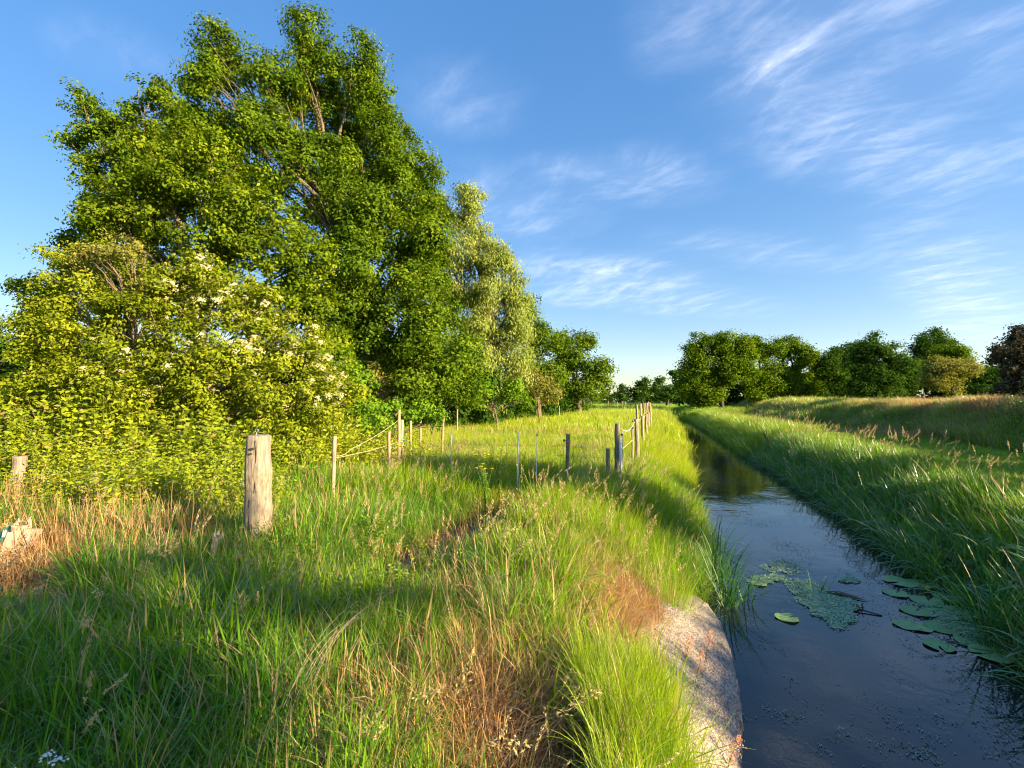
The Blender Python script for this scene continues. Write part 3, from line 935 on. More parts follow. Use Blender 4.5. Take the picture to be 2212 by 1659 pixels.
SHADE = [('broad flat-crowned tree behind the viewer on the right bank', 19, 2.0, [(-1.2, 19, 7.9, 1.1), (.2, 19.3, 7.9, .95), (1.4, 18.6, 8.0, .8), (2.6, 19.2, 7.9, .6), (-2.6, 19.5, 7.9, 1.3), (.8, 20, 8.3, .8), (-.6, 18.6, 7.3, .7), (.9, 19, 7.3, .45), (3.7, 19, 5.5, .45), (4.5, 19.4, 5.7, .6), (5.2, 19, 5.4, .5)]),
         ('small tree on the embankment just out of view', 23, 8.3, [(7.1, 23, 9.5, .6), (7.8, 23, 8.8, .75), (8.5, 23, 8.4, .75), (9.1, 23, 8.1, .6), (8.1, 23, 9.6, .7), (8.9, 23, 9.0, .5), (7.5, 23.3, 8.2, .6), (8.2, 22.6, 7.5, .6)])]
for k_, (lb, s0, u0, LL) in enumerate(SHADE):
    c = SUN_H * s0 + np.array([-SUN_H[1], SUN_H[0]]) * u0
    lo_ = [(np.array([p[0], p[1], z]), np.array([q, q, q])) for p, z, q in shade_lobes(LL)]
    tree('green_tree', lb, 'tree', c, lo_, leaf=.25, cover=1.0 if k_ == 0 else 2.0, clump=.45, mat='oak', r0=.16, seed=101 + k_, twigs=2, limb_scale=2)
lob = []
for t in np.linspace(0, 1, 16):
    y = 2 + 19 * t; x = Rx(y) + 13.5 + 1.5 * r.random()
    if x < y * 1.10 + 1.5: x = y * 1.10 + 2.5
    hh = (1.0 + .5 * r.random()) * (1 + .9 * float(sstep(y, 11, 6)))
    lob.append((np.array([x, y, terrain(x, y) + hh * .6]), np.array([1.3, 1.3, hh])))
C, Nn, K = crown_points(lob, .14, 1.0, .5, r)
o = link(bpy.data.objects.new('embankment_hedge', leaf_mesh('embankment_hedge', C, .14 * (.7 + .6 * r.random(len(C))), Nn, M['bramble'], .7, .1, K, None, r)))
tag(o, 'row of bushes along the embankment top just right of the view', 'hedge')


# ------------------------------------------------------------------ tufts for the scattered vegetation
def blades(n, r, len_, width, spread, lean=.3, bend=.7, seg=5, droop=0.0, wind=(.12, .0), flat_tip=True, z0=0.0):
    """n blades as strips, returns V, F(quads), rnd, rnd2"""
    a = r.random(n) * 2 * PI; q = np.sqrt(r.random(n)) * spread
    base = np.stack([np.cos(a) * q, np.sin(a) * q, np.full(n, z0)], 1)
    L = len_[0] + (len_[1] - len_[0]) * r.random(n)
    W = width * (.6 + .8 * r.random(n))
    dirx = np.stack([np.cos(a + r.normal(size=n) * .9), np.sin(a + r.normal(size=n) * .9)], 1) + np.array(wind) * 2
    dirx = dirx / (np.linalg.norm(dirx, axis=1)[:, None] + 1e-6)
    th0 = np.abs(r.normal(size=n)) * lean                    # start angle from vertical
    dth = bend * (.2 + 1.3 * r.random(n) ** 1.5)            # total bend
    t = np.linspace(0, 1, seg + 1)
    th = th0[:, None] + dth[:, None] * (t[None, :] ** 1.4) * (1 + droop)
    ds = L[:, None] / seg
    hx = np.cumsum(np.sin(th) * ds, 1) - np.sin(th[:, :1]) * ds
    hz = np.cumsum(np.cos(th) * ds, 1) - np.cos(th[:, :1]) * ds
    cx = base[:, 0, None] + dirx[:, 0, None] * hx
    cy = base[:, 1, None] + dirx[:, 1, None] * hx
    cz = base[:, 2, None] + hz
    P = np.stack([cx, cy, cz], -1)                           # n, seg+1, 3
    tw = a + r.normal(size=n) * 1.2
    side = np.stack([-dirx[:, 1], dirx[:, 0], np.zeros(n)], 1)
    up = np.stack([np.zeros(n), np.zeros(n), np.ones(n)], 1)
    tws = r.normal(size=n) * .6
    sv = side * np.cos(tws)[:, None] + up * np.sin(tws)[:, None] * .5
    prof = np.interp(t, [0, .25, .7, 1], [.65, 1, .75, .06])
    off = sv[:, None, :] * (W[:, None] * prof[None, :] / 2)[:, :, None]
    V = np.concatenate([P - off, P + off], 2).reshape(n * (seg + 1) * 2, 3)
    i, k = np.meshgrid(np.arange(n), np.arange(seg), indexing='ij')
    b = (i * (seg + 1) + k).ravel() * 2
    F = np.stack([b, b + 1, b + 3, b + 2], 1)
    m = (seg + 1) * 2
    return V, F, np.repeat(r.random(n), m), np.repeat(r.random(n), m), P


def merge(parts):
    V = []; F = []; A = []; B = []; n = 0
    for v, f, a, b in parts:
        V.append(v); F.append(f + n); A.append(a); B.append(b); n += len(v)
    return np.concatenate(V), np.concatenate(F), np.concatenate(A), np.concatenate(B)


def quads(C, size, nrm, r, aspect=.5, dirs=None):
    n = len(C)
    t = r.normal(size=(n, 3)) if dirs is None else dirs
    d = unit(np.cross(np.cross(nrm, t), nrm)); s = np.cross(nrm, d)
    L = (size / 2)[:, None]; W = L * aspect
    V = np.empty((n, 4, 3))
    V[:, 0] = C - d * L; V[:, 1] = C + s * W + nrm * L * .2; V[:, 2] = C + d * L; V[:, 3] = C - s * W + nrm * L * .2
    return V.reshape(-1, 3), np.arange(n * 4).reshape(-1, 4), np.repeat(r.random(n), 4), np.repeat(r.random(n), 4)


def proto(name, parts, mats, mat_idx=None):
    V, F, A, B = merge(parts)
    me = mesh_np(name, V, F.ravel(), 4, {'rnd': A, 'rnd2': B}, False, mats)
    if mat_idx is not None:
        idx = np.concatenate([np.full(len(p[1]), mi, dtype=np.int32) for p, mi in zip(parts, mat_idx)])
        me.polygons.foreach_set('material_index', idx)
    return bpy.data.objects.new(name, me)


def seed_stems(n, r, len_, head, spread, lean, bend, loose=False, stem_w=.004, hw=.010, wind=(.3, .1)):
    v, f, a, b, P = blades(n, r, len_, stem_w, spread, lean, bend, 7, wind=wind)
    C = []; D = []
    for i in range(n):
        p = P[i]; L = np.linalg.norm(np.diff(p, axis=0), axis=1).sum()
        m = 70 if loose else 46
        t = 1 - head / L * r.random(m)
        seg = np.clip(t * 7, 0, 6.999); k = seg.astype(int); fr = (seg - k)[:, None]
        q = p[k] * (1 - fr) + p[k + 1] * fr
        tan = unit(p[k + 1] - p[k])
        wid = (hw * 3 if loose else hw) * np.sin(np.clip((1 - t) * L / head, 0, 1) * PI * .85 + .25)
        o = r.normal(size=(m, 3)) * wid[:, None] * .6
        C.append(q + o); D.append(unit(tan + o * 20))
    C = np.concatenate(C); D = np.concatenate(D)
    q = quads(C, np.full(len(C), .020) * (.7 + .6 * r.random(len(C))), unit(r.normal(size=C.shape)), r, .34, D)
    return (v, f, a, b), q


def weed_plant(r, n, h, leaf, spread, pairs=9, lean=.2, aspect=.5):
    v, f, a, b, P = blades(n, r, h, .007, spread, lean, .25, 6, wind=(.05, 0))
    C = []; Nn = []; D = []; S = []
    for i in range(n):
        p = P[i]
        for q in range(pairs):
            t = .12 + .88 * (q / (pairs - 1)) ** .8
            s = min(t * 6, 5.999); k = int(s); c = p[k] * (1 - (s - k)) + p[k + 1] * (s - k)
            an = q * 1.6 + r.random()
            for sgn in (0, PI):
                d = np.array([math.cos(an + sgn), math.sin(an + sgn), .15 - .55 * r.random() * (1 - t)])
                sz = leaf * (.55 + .5 * math.sin(t * PI * .9)) * (.8 + .4 * r.random())
                C.append(c + d * sz * .55); D.append(d); S.append(sz)
                Nn.append(np.array([-d[0] * .3, -d[1] * .3, .8]) + r.normal(size=3) * .75)
    q = quads(np.array(C), np.array(S), unit(np.array(Nn)), r, aspect, np.array(D))
    return [(v, f, a, b), q]


def coll(name, objs):
    c = bpy.data.collections.new(name)
    for o in objs: c.objects.link(o)
    return c


pr = np.random.default_rng(4)
b4 = lambda *a, **k: blades(*a, **k)[:4]
P_LUSH = coll('lush_tufts', [proto('tuft%02d' % i, [b4(18, pr, (.30, .76), .0135, .10, .32, 1.35, 7), b4(14, pr, (.15, .40), .0075, .10, .45, .9, 4)], [M['grass']]) for i in range(7)])
P_FINE = coll('fine_tufts', [proto('tuft%02d' % i, [b4(30, pr, (.25, .58), .0048, .12, .18, .6, 5, wind=(.08, 0)), b4(12, pr, (.25, .62), .0065, .12, .34, 1.3, 6, wind=(0, 0))], [M['grass']]) for i in range(6)])
P_MID = coll('mid_tufts', [proto('tuft%02d' % i, [b4(60, pr, (.28, .58), .011, .32, .2, .7, 4)], [M['grass']]) for i in range(6)])
P_FAR = coll('far_tufts', [proto('tuft%02d' % i, [b4(70, pr, (.3, .6), .028, .9, .2, .6, 3)], [M['grass']]) for i in range(4)])
P_VFAR = coll('veryfar_tufts', [proto('tuft%02d' % i, [b4(90, pr, (.4, .75), .08, 2.4, .25, .6, 2)], [M['grass']]) for i in range(4)])
P_STRAW = coll('straw_tufts', [proto('tuft%02d' % i, [b4(44, pr, (.12, .36), .0055, .16, .95, 1.7, 5, wind=(0, 0)), b4(16, pr, (.1, .25), .009, .16, 1.2, 1.4, 4, wind=(0, 0))], [M['straw']]) for i in range(6)])
P_STRAWM = coll('mid_straw_tufts', [proto('tuft%02d' % i, [b4(60, pr, (.25, .6), .018, .4, .4, 1.0, 4, wind=(0, 0))], [M['straw']]) for i in range(4)])
P_STALK = coll('stalk_tufts', [proto('tuft%02d' % i, [b4(9, pr, (.3, .72), .0065, .12, .28, .25, 4)], [M['straw']]) for i in range(5)])
P_SEED = coll('seed_tufts', [proto('tuft%02d' % i, list(seed_stems(4, pr, (.62, .98), .15, .12, .16, .55)), [M['stem'], M['seed']], [0, 1]) for i in range(5)])
P_PAN = coll('panicle_tufts', [proto('tuft%02d' % i, list(seed_stems(3, pr, (.65, 1.0), .22, .12, .2, .8, True)), [M['stem'], M['seed']], [0, 1]) for i in range(5)])
P_REED = coll('reed_tufts', [proto('tuft%02d' % i, [b4(26, pr, (.55, 1.1), .021, .22, .22, 1.7, 8, .15), b4(14, pr, (.3, .6), .010, .22, .5, 1.4, 5)], [M['reed']]) for i in range(6)])
P_WEED = coll('weed_plants', [proto('tuft%02d' % i, weed_plant(pr, 6, (.6, 1.05), .075, .20, 12), [M['weed']]) for i in range(6)])
P_HERB = coll('herb_plants', [proto('tuft%02d' % i, weed_plant(pr, 9, (.25, .5), .045, .10, 12, .3, .35), [M['weed']]) for i in range(5)])


def scatter(name, col, n_var, X, Y, scale, tint, dry, label, cat, sink=.03, seed=0, tilt=.12, zoff=None, lean_to=None, Z=None):
    r = np.random.default_rng(seed)
    n = len(X)
    Z = (terrain(X, Y) if Z is None else Z) - sink
    if zoff is not None: Z = Z + zoff
    me = bpy.data.meshes.new(name)
    me.vertices.add(n)
    me.vertices.foreach_set('co', np.stack([X, Y, Z], 1).astype(np.float32).ravel())
    def fa(k, v):
        a = me.attributes.new(k, 'FLOAT', 'POINT'); a.data.foreach_set('value', np.broadcast_to(v, (n,)).astype(np.float32).copy())
    fa('tint', np.clip(tint, 0, 1)); fa('dry', np.clip(dry, 0, 1)); fa('size', scale)
    a = me.attributes.new('pick', 'INT', 'POINT'); a.data.foreach_set('value', r.integers(0, n_var, n).astype(np.int32))
    rot = np.stack([r.normal(size=n) * tilt, r.normal(size=n) * tilt, r.random(n) * .9 - .45 + (r.random(n) < .5) * PI * 0], 1)
    rot[:, 2] = r.random(n) * 2 * PI if lean_to is None else r.normal(size=n) * lean_to
    a = me.attributes.new('turn', 'FLOAT_VECTOR', 'POINT'); a.data.foreach_set('vector', rot.astype(np.float32).ravel())
    o = link(bpy.data.objects.new(name, me))
    ng = bpy.data.node_groups.new(name, 'GeometryNodeTree')
    ng.interface.new_socket('Geometry', in_out='INPUT', socket_type='NodeSocketGeometry')
    ng.interface.new_socket('Geometry', in_out='OUTPUT', socket_type='NodeSocketGeometry')
    N, L = ng.nodes.new, ng.links.new
    gi = N('NodeGroupInput'); go = N('NodeGroupOutput')
    ci = N('GeometryNodeCollectionInfo'); ci.inputs[0].default_value = col
    ci.inputs['Separate Children'].default_value = True; ci.inputs['Reset Children'].default_value = True
    ip = N('GeometryNodeInstanceOnPoints'); ip.inputs['Pick Instance'].default_value = True
    def na(k, t):
        q = N('GeometryNodeInputNamedAttribute'); q.data_type = t; q.inputs['Name'].default_value = k
        return q.outputs['Attribute']
    L(gi.outputs[0], ip.inputs['Points']); L(ci.outputs[0], ip.inputs['Instance'])
    L(na('pick', 'INT'), ip.inputs['Instance Index'])
    er = N('FunctionNodeEulerToRotation'); L(na('turn', 'FLOAT_VECTOR'), er.inputs[0])
    L(er.outputs[0], ip.inputs['Rotation'])
    L(na('size', 'FLOAT'), ip.inputs['Scale'])
    L(ip.outputs[0], go.inputs[0])
    md = o.modifiers.new('scatter', 'NODES'); md.node_group = ng
    tag(o, label, cat, kind='stuff')
    return o


def poly_in(px, py, poly):
    poly = np.asarray(poly, float); inside = np.zeros(len(px), bool)
    x2, y2 = poly[-1]
    for x1, y1 in poly:
        c = ((y1 > py) != (y2 > py)) & (px < (x2 - x1) * (py - y1) / (y2 - y1 + 1e-12) + x1)
        inside ^= c; x2, y2 = x1, y1
    return inside


def sample(x0, x1, y0, y1, dens, r):
    n = int((x1 - x0) * (y1 - y0) * dens)
    return x0 + (x1 - x0) * r.random(n), y0 + (y1 - y0) * r.random(n)


def view_keep(X, Y, margin=1.18, extra=1.2):
    return np.abs(X) < (Y * 1.092 * margin + extra)


def pxy(X, Y, z=0.0):
    """pixel of a ground point"""
    Yc = np.maximum(Y, .05)
    v = (z - CAM_H) / Yc
    c, s = math.cos(PITCH), math.sin(PITCH)
    yy = c + s * v; zz = -s + c * v
    return 1106 + X / Yc / yy * F_PX, 829.5 - zz / yy * F_PX


APRON_POLY = np.array([on_ground(a, b, WATER_Z + .06)[:2] for a, b in EDGE[:9]] + [on_ground(a, b, -.2)[:2] for a, b in
             [(1440, 1320), (1405, 1370), (1400, 1440), (1430, 1500), (1478, 1560), (1500, 1640), (1510, 1800)]])

r = np.random.default_rng(41)


def gfields(X, Y):
    """per-point masks of the left bank"""
    px, py = pxy(X, Y)
    dl = Lx(Y) - X; dr = X - Rx(Y)
    return px, py, dl, dr


def dry_patch(X, Y):
    """how straw-like the sward is: the trampled knoll in front of the viewer and the bank over the apron"""
    px, py = pxy(X, Y)
    d = np.exp(-((px - 1130) / 190) ** 4 - ((py - 1580) / 190) ** 2) * .95
    d += np.exp(-((px - 1030) / 110) ** 2 - ((py - 1330) / 90) ** 2) * .35
    d += np.exp(-((px - 1330) / 80) ** 2 - ((py - 1240) / 90) ** 2) * 1.0
    d += np.exp(-((px - 790) / 170) ** 2 - ((py - 1550) / 110) ** 2) * .6
    d += np.exp(-((px - 250) / 260) ** 2 - ((py - 1200) / 60) ** 2) * .6
    return np.clip(d * (.7 + .6 * vnoise(X, Y, 3, 77)), 0, 1)


# --- near grass, left bank
X, Y = sample(-9, 8, .9, 8.5, 170, r)
px, py, dl, dr = gfields(X, Y)
dp = dry_patch(X, Y); pd = path_dist(X, Y)
keep = view_keep(X, Y) & (dl > .05) & (pd > .18 + .22 * r.random(len(X)) + .16 * sstep(Y, 4.5, 6.5)) & ~poly_in(X, Y, APRON_POLY)
keep &= r.random(len(X)) < (1 - .72 * dp) * (.45 + .8 * vnoise(X, Y, 2.2, 5))
keep &= ~((px > 1330) & (py > 1235) & (py < 1420) & (dl < 1.4))
keep &= (np.hypot(X, Y) > 1.25)
X, Y, dp, px, py, dl, pd = [q[keep] for q in (X, Y, dp, px, py, dl, pd)]
lush = vnoise(X, Y, 1.1, 9) + (px < 900) * .25 - (px > 1250) * .25
isl = r.random(len(X)) < np.clip(lush * .8, .1, .9)
hgt = (.65 + .6 * vnoise(X, Y, .9, 21)) * (.5 + .5 * sstep(pd, .3, 1.1)) * (1 - .45 * dp) * (.6 + .4 * sstep(Y, 1.4, 3.0))
hgt = np.where((px < 170) & (Y > 3.1) & (Y < 5.6) & (X < -2.9), hgt * np.clip(1.1 - (Y - 3.1) * .75, .18, 1), hgt)
tint = np.clip(.12 + .5 * vnoise(X, Y, .8, 31) + .3 * sstep(px, 900, 1300) - .2, 0, 1)
dry = .04 + .5 * dp + .05 * r.random(len(X))
for nm, m, colc, nv, lb in (('tall_grass', isl, P_LUSH, 7, 'tall lush green grass in the near foreground'), ('fine_grass', ~isl, P_FINE, 6, 'fine upright green grass on the near bank')):
    scatter(nm, colc, nv, X[m], Y[m], hgt[m], tint[m], dry[m], lb, 'grass', seed=3)

# --- short turf under everything near, so that the soil is covered
X, Y = sample(-9, 8, .9, 9.5, 90, r)
px, py, dl, dr = gfields(X, Y); dp = dry_patch(X, Y); pd = path_dist(X, Y)
keep = view_keep(X, Y) & (dl > .0) & (pd > .2 + .2 * r.random(len(X))) & ~poly_in(X, Y, APRON_POLY) & (np.hypot(X, Y) > 1.0)
keep &= (dp < .75)
keep &= ~((px < 170) & (Y > 3.4) & (Y < 5.4))
X, Y, dp = X[keep], Y[keep], dp[keep]
scatter('short_grass', P_LUSH, 7, X, Y, .35 + .3 * r.random(len(X)), .1 + .3 * r.random(len(X)), .1 + .4 * dp, 'short undergrass beneath the tall foreground grass', 'grass', seed=4)

# --- straw
X, Y = sample(-9, 6, .9, 9, 230, r)
px, py, dl, dr = gfields(X, Y); dp = dry_patch(X, Y); pd = path_dist(X, Y)
overh = (px > 1290) & (py > 1180) & (py < 1430) & (dl < 1.6)
keep = view_keep(X, Y) & (dl > .15) & (r.random(len(X)) < np.clip(dp * 1.1 + .04, 0, 1)) & ~poly_in(X, Y, APRON_POLY) & (np.hypot(X, Y) > .9)
X, Y, dp, px, py = [q[keep] for q in (X, Y, dp, px, py)]
scatter('dry_grass', P_STRAW, 6, X, Y, (.8 + .6 * r.random(len(X))) * np.where(px > 1270, .6, 1), (px > 1270) * .8 * vnoise(X, Y, 4, 92) + .25 * r.random(len(X)), 0, 'tangled orange-brown dry grass on the trampled knoll and bank', 'grass', seed=6)
# --- sward growing over the inner side of the apron
def apron_pts(n, r, f0, f1, t0, t1):
    E = np.array(EDGE[:11], float); I = np.array(INNER[:11], float)
    f = f0 + (f1 - f0) * r.random(n); t = t0 + (t1 - t0) * r.random(n)
    P = np.zeros((n, 3))
    for q in range(n):
        e = [np.interp(f[q], np.arange(11), E[:, c]) for c in (0, 1)]; i_ = [np.interp(f[q], np.arange(11), I[:, c]) for c in (0, 1)]
        a = on_ground(e[0], e[1], WATER_Z + .06); b = on_ground(i_[0], i_[1], -.12)
        P[q] = a * (1 - t[q]) + b * t[q]; P[q, 2] = WATER_Z + .06 + (-.16 - WATER_Z) * t[q] ** .92
    return P, f, t


P, f, t = apron_pts(330, r, 0, 4.6, .58, 1.2)
k = r.random(len(P)) < sstep(t, .55, .85); P, f, t = P[k], f[k], t[k]
scatter('apron_grass', P_FINE, 6, P[:, 0], P[:, 1], .45 + .45 * r.random(len(P)), .25 + .6 * r.random(len(P)), .08, 'fine green grass growing over the inner side of the concrete apron', 'grass', seed=35, Z=P[:, 2])
P, f, t = apron_pts(600, r, 5.2, 10, .3, 1.1)
k = r.random(len(P)) < sstep(t + .08 * (f - 8.5), .42, .75); P, f, t = P[k], f[k], t[k]
scatter('apron_dry_grass', P_STRAW, 6, P[:, 0], P[:, 1], .45 + .4 * r.random(len(P)), .75 * vnoise(P[:, 0], P[:, 1], 5, 91) * r.random(len(P)) ** .3, 0, 'orange dry grass slumping over the far end of the concrete apron', 'grass', seed=36, Z=P[:, 2])
# --- standing dead stalks at the left
X, Y = sample(-7.5, -2.6, 4.6, 7.0, 60, r)
px, py, dl, dr = gfields(X, Y)
keep = (py > 1120) & (py < 1270) & (px < 480) & ~((px < 110) & (Y < 5.6)) & (r.random(len(X)) < .8)
X, Y = X[keep], Y[keep]
scatter('dry_stalks', P_STALK, 5, X, Y, .75 + .5 * r.random(len(X)), .3 * r.random(len(X)), 0, 'standing pale dead stalks at the left beside the broken posts', 'dry stalks', seed=7)
# --- seed heads near
X, Y = sample(-8, 8, 1.6, 10, 7, r)
px, py, dl, dr = gfields(X, Y); pd = path_dist(X, Y)
w = .25 + 1.6 * np.exp(-((px - 1330) / 160) ** 2 - ((py - 1130) / 110) ** 2) + .8 * np.exp(-((px - 860) / 120) ** 2 - ((py - 1090) / 90) ** 2) + .4 * np.exp(-((px - 900) / 150) ** 2 - ((py - 1300) / 120) ** 2)
keep = view_keep(X, Y) & (dl > .3) & (pd > .3) & (r.random(len(X)) < w) & ~poly_in(X, Y, APRON_POLY) & (np.hypot(X, Y) > 1.6)
X, Y = X[keep], Y[keep]
m = r.random(len(X)) < .55
scatter('seed_head_grass', P_SEED, 5, X[m], Y[m], .75 + .35 * r.random(m.sum()), .3 * r.random(m.sum()), 0, 'tan spiked grass seed heads above the foreground grass', 'grass seed heads', seed=8, lean_to=.6)
scatter('panicle_grass', P_PAN, 5, X[~m], Y[~m], .75 + .35 * r.random((~m).sum()), .2 * r.random((~m).sum()), 0, 'loose drooping grass panicles in the foreground', 'grass seed heads', seed=9, lean_to=.6)

# --- meadow, mid distance
X, Y = sample(-9, 10, 7.5, 22, 42, r)
px, py, dl, dr = gfields(X, Y); pd = path_dist(X, Y)
keep = view_keep(X, Y) & (dl > .0) & (pd > .35)
X, Y, dl = X[keep], Y[keep], dl[keep]
bankside = sstep(dl, 2.6, .8)
tn = .25 + .75 * vnoise(X, Y, .35, 51)
scatter('meadow_grass', P_MID, 6, X, Y, .72 + .5 * vnoise(X, Y, .5, 52) + .25 * bankside * r.random(len(X)), tn, .03 + .08 * vnoise(X, Y, .25, 53), 'yellow-green meadow grass behind the cross fence', 'grass', seed=10)
X, Y = sample(-9, 9, 8.5, 24, 7, r)
keep = view_keep(X, Y) & (Lx(Y) - X > .3)
X, Y = X[keep], Y[keep]
scatter('meadow_seed_heads', P_PAN, 5, X, Y, .62 + .25 * r.random(len(X)), .25 * r.random(len(X)), 0, 'pale seed heads standing over the meadow', 'grass seed heads', seed=11, lean_to=.8)
X, Y = sample(-12, 22, 21, 62, 9, r)
keep = (Lx(Y) - X > .0) & (X > -13 + .33 * (Y - 20))
X, Y = X[keep], Y[keep]
scatter('far_meadow_grass', P_FAR, 4, X, Y, .85 + .5 * vnoise(X, Y, .3, 54), .35 + .65 * vnoise(X, Y, .15, 55), .05 + .15 * vnoise(X, Y, .1, 56), 'sunlit far meadow grass below the tree row', 'grass', seed=12)
X, Y = sample(-10, 40, 60, 260, 1.0, r)
keep = (Lx(Y) - X > .0) & (X > Y * .16 - 8)
X, Y = X[keep], Y[keep]
scatter('distant_meadow_grass', P_VFAR, 4, X, Y, .9, .3 + .5 * vnoise(X, Y, .05, 57), .15, 'distant meadow grass up to the far trees', 'grass', seed=13)

# --- left bank edge, tall grass leaning over the water
def bank_points(side, d0, d1, y0, y1, per_m, r):
    n = int((y1 - y0) * per_m); y = y0 + (y1 - y0) * r.random(n) ** 1.0
    d = d0 + (d1 - d0) * r.random(n)
    x = Lx(y) - d if side < 0 else Rx(y) + d
    return x, y, d
x, y, d = bank_points(-1, -.05, .55, 5.9, 26, 34, r)
px, py = pxy(x, y)
scatter('bank_reeds', P_REED, 6, x, y, .42 + .3 * r.random(len(x)), .15 + .3 * r.random(len(x)), .03, 'dark green reedy tufts overhanging the left edge of the stream', 'reeds', seed=14)
x, y, d = bank_points(-1, .4, 2.4, 5.6, 16, 110, r)
keep = ~poly_in(x, y, APRON_POLY); x, y = x[keep], y[keep]
scatter('bank_grass', P_FINE, 6, x, y, .8 + .5 * r.random(len(x)), .35 + .6 * vnoise(x, y, .7, 61), .06, 'bright grass on the sunny slope between fence and stream', 'grass', seed=15)
x, y, d = bank_points(-1, .2, 2.6, 14, 60, 40, r)
scatter('far_bank_grass', P_MID, 6, x, y, 1.0 + .4 * r.random(len(x)), .4 + .5 * vnoise(x, y, .5, 62), .2, 'pale yellow grass crest along the far left bank', 'grass', seed=16)

# --- right bank
x, y, d = bank_points(1, -.15, 2.1, 1.5, 22, 90, r)
scatter('right_bank_reeds', P_REED, 6, x, y, (.5 + .42 * r.random(len(x))) * (1 - .35 * sstep(d, 1.2, 2.1)), .05 + .25 * r.random(len(x)), .02, 'arching dark green reeds hanging over the right edge of the stream', 'reeds', seed=17)
x, y, d = bank_points(1, .9, 2.7, 1.0, 20, 60, r)
m = view_keep(x, y); x, y, d = x[m], y[m], d[m]
scatter('right_bank_grass', P_MID, 6, x, y,  .72 + .4 * vnoise(x, y, .6, 63) - .35 * sstep(d, 1.9, 2.7), .15 + .3 * vnoise(x, y, .5, 64), .05, 'tall bent grass on the right bank', 'grass', seed=18)
x, y, d = bank_points(1, .4, 2.2, 2, 24, 12, r)
m = view_keep(x, y); x, y = x[m], y[m]
scatter('right_bank_reeds', P_REED, 6, x, y, .45 + .3 * r.random(len(x)), .1 + .25 * r.random(len(x)), .03, 'arching grass clumps on the crest of the right bank', 'reeds', seed=19)
x, y, d = bank_points(1, 1.0, 2.5, 6, 45, 6, r)
m = view_keep(x, y); x, y = x[m], y[m]
scatter('right_bank_seed_heads', P_SEED, 5, x, y, .9 + .35 * r.random(len(x)), .5 * r.random(len(x)), 0, 'tan seed spikes on the lit crest of the right bank', 'grass seed heads', seed=20, lean_to=.6)
x, y, d = bank_points(1, -.1, 2.6, 20, 62, 55, r)
scatter('far_right_bank_grass', P_MID, 6, x, y, 1.15 + .4 * r.random(len(x)), .2 + .35 * vnoise(x, y, .4, 65), .07, 'grass of the right bank running into the distance', 'grass', seed=21)
x, y, d = bank_points(1, -.1, 7.0, 55, 130, 20, r)
scatter('distant_right_bank_grass', P_FAR, 4, x, y, 1.3 + .4 * r.random(len(x)), .15 + .3 * r.random(len(x)), .07, 'distant grass where the stream bends out of sight', 'grass', seed=22)
# mown lane
x, y, d = bank_points(1, 2.3, 9.0, 2, 30, 240, r)
m = view_keep(x, y); x, y = x[m], y[m]
scatter('mown_lane_grass', P_MID, 6, x, y, .24 + .12 * r.random(len(x)), .3 + .35 * vnoise(x, y, .4, 66), .03, 'short grass of the green lane below the embankment', 'grass', seed=23)
x, y, d = bank_points(1, 2.4, 9.0, 28, 70, 50, r)
scatter('mown_lane_grass', P_FAR, 4, x, y, .35 + .15 * r.random(len(x)), .1 + .2 * r.random(len(x)), .03, 'far end of the short green lane', 'grass', seed=24)
# embankment slope and top
x, y, d = bank_points(1, 8.5, 12.2, 3, 38, 95, r)
m = view_keep(x, y); x, y, d = x[m], y[m], d[m]
scatter('embankment_grass', P_MID, 6, x, y, .85 + .7 * vnoise(x, y, .7, 67), .05 + .2 * vnoise(x, y, .3, 68), .22 + .25 * vnoise(x, y, .3, 69) + .4 * sstep(d, 10.3, 11.6), 'rough greyish tall grass on the shaded embankment slope', 'grass', seed=25)
x, y, d = bank_points(1, 8.5, 11.8, 4, 40, 36, r)
m = view_keep(x, y); x, y, d = x[m], y[m], d[m]
scatter('embankment_weeds', P_WEED, 6, x, y, (.6 + .5 * r.random(len(x))) * (.6 + .7 * vnoise(x, y, .5, 90)), .0, .15, 'leafy weeds on the embankment slope', 'weeds', seed=26)
x, y, d = bank_points(1, 7.8, 13.5, 36, 90, 50, r)
scatter('far_embankment_grass', P_FAR, 4, x, y, 1.0 + .7 * vnoise(x, y, .4, 70), .1 + .3 * r.random(len(x)), .3, 'rough grass on the far part of the embankment', 'grass', seed=27)
x, y, d = bank_points(1, 10.6, 15, 6, 60, 120, r)
m = view_keep(x, y); x, y = x[m], y[m]
scatter('embankment_top_grass', P_STRAWM, 4, x, y, .8 + .6 * r.random(len(x)), .35 + .6 * vnoise(x, y, .16, 71), 0, 'dry pinkish grass along the top of the embankment', 'grass', seed=28)
scatter('embankment_top_seed_heads', P_SEED, 5, x[::3], y[::3], .42 + .25 * r.random(len(x[::3])), .3 + .6 * r.random(len(x[::3])), 0, 'tan seed heads along the embankment top', 'grass seed heads', seed=29)
x, y, d = bank_points(1, 14, 55, 10, 110, 62, r)
m = view_keep(x, y); x, y = x[m], y[m]
scatter('upper_field_grass', P_FAR, 4, x, y, .35 + .2 * r.random(len(x)), .4 + .4 * r.random(len(x)), .45, 'dry grass of the field between embankment and right-hand trees', 'grass', seed=30)
# reddish sorrel patch
n = 420
c0 = at(2110, 880, 23)
X = c0[0] + r.normal(size=n) * 1.9; Y = 23 + r.normal(size=n) * 1.6
scatter('red_sorrel', P_STRAWM, 4, X, Y, .7 + .4 * r.random(n), 1.0, 0, 'rusty red sorrel patch on the embankment top at the right', 'sorrel', seed=31)

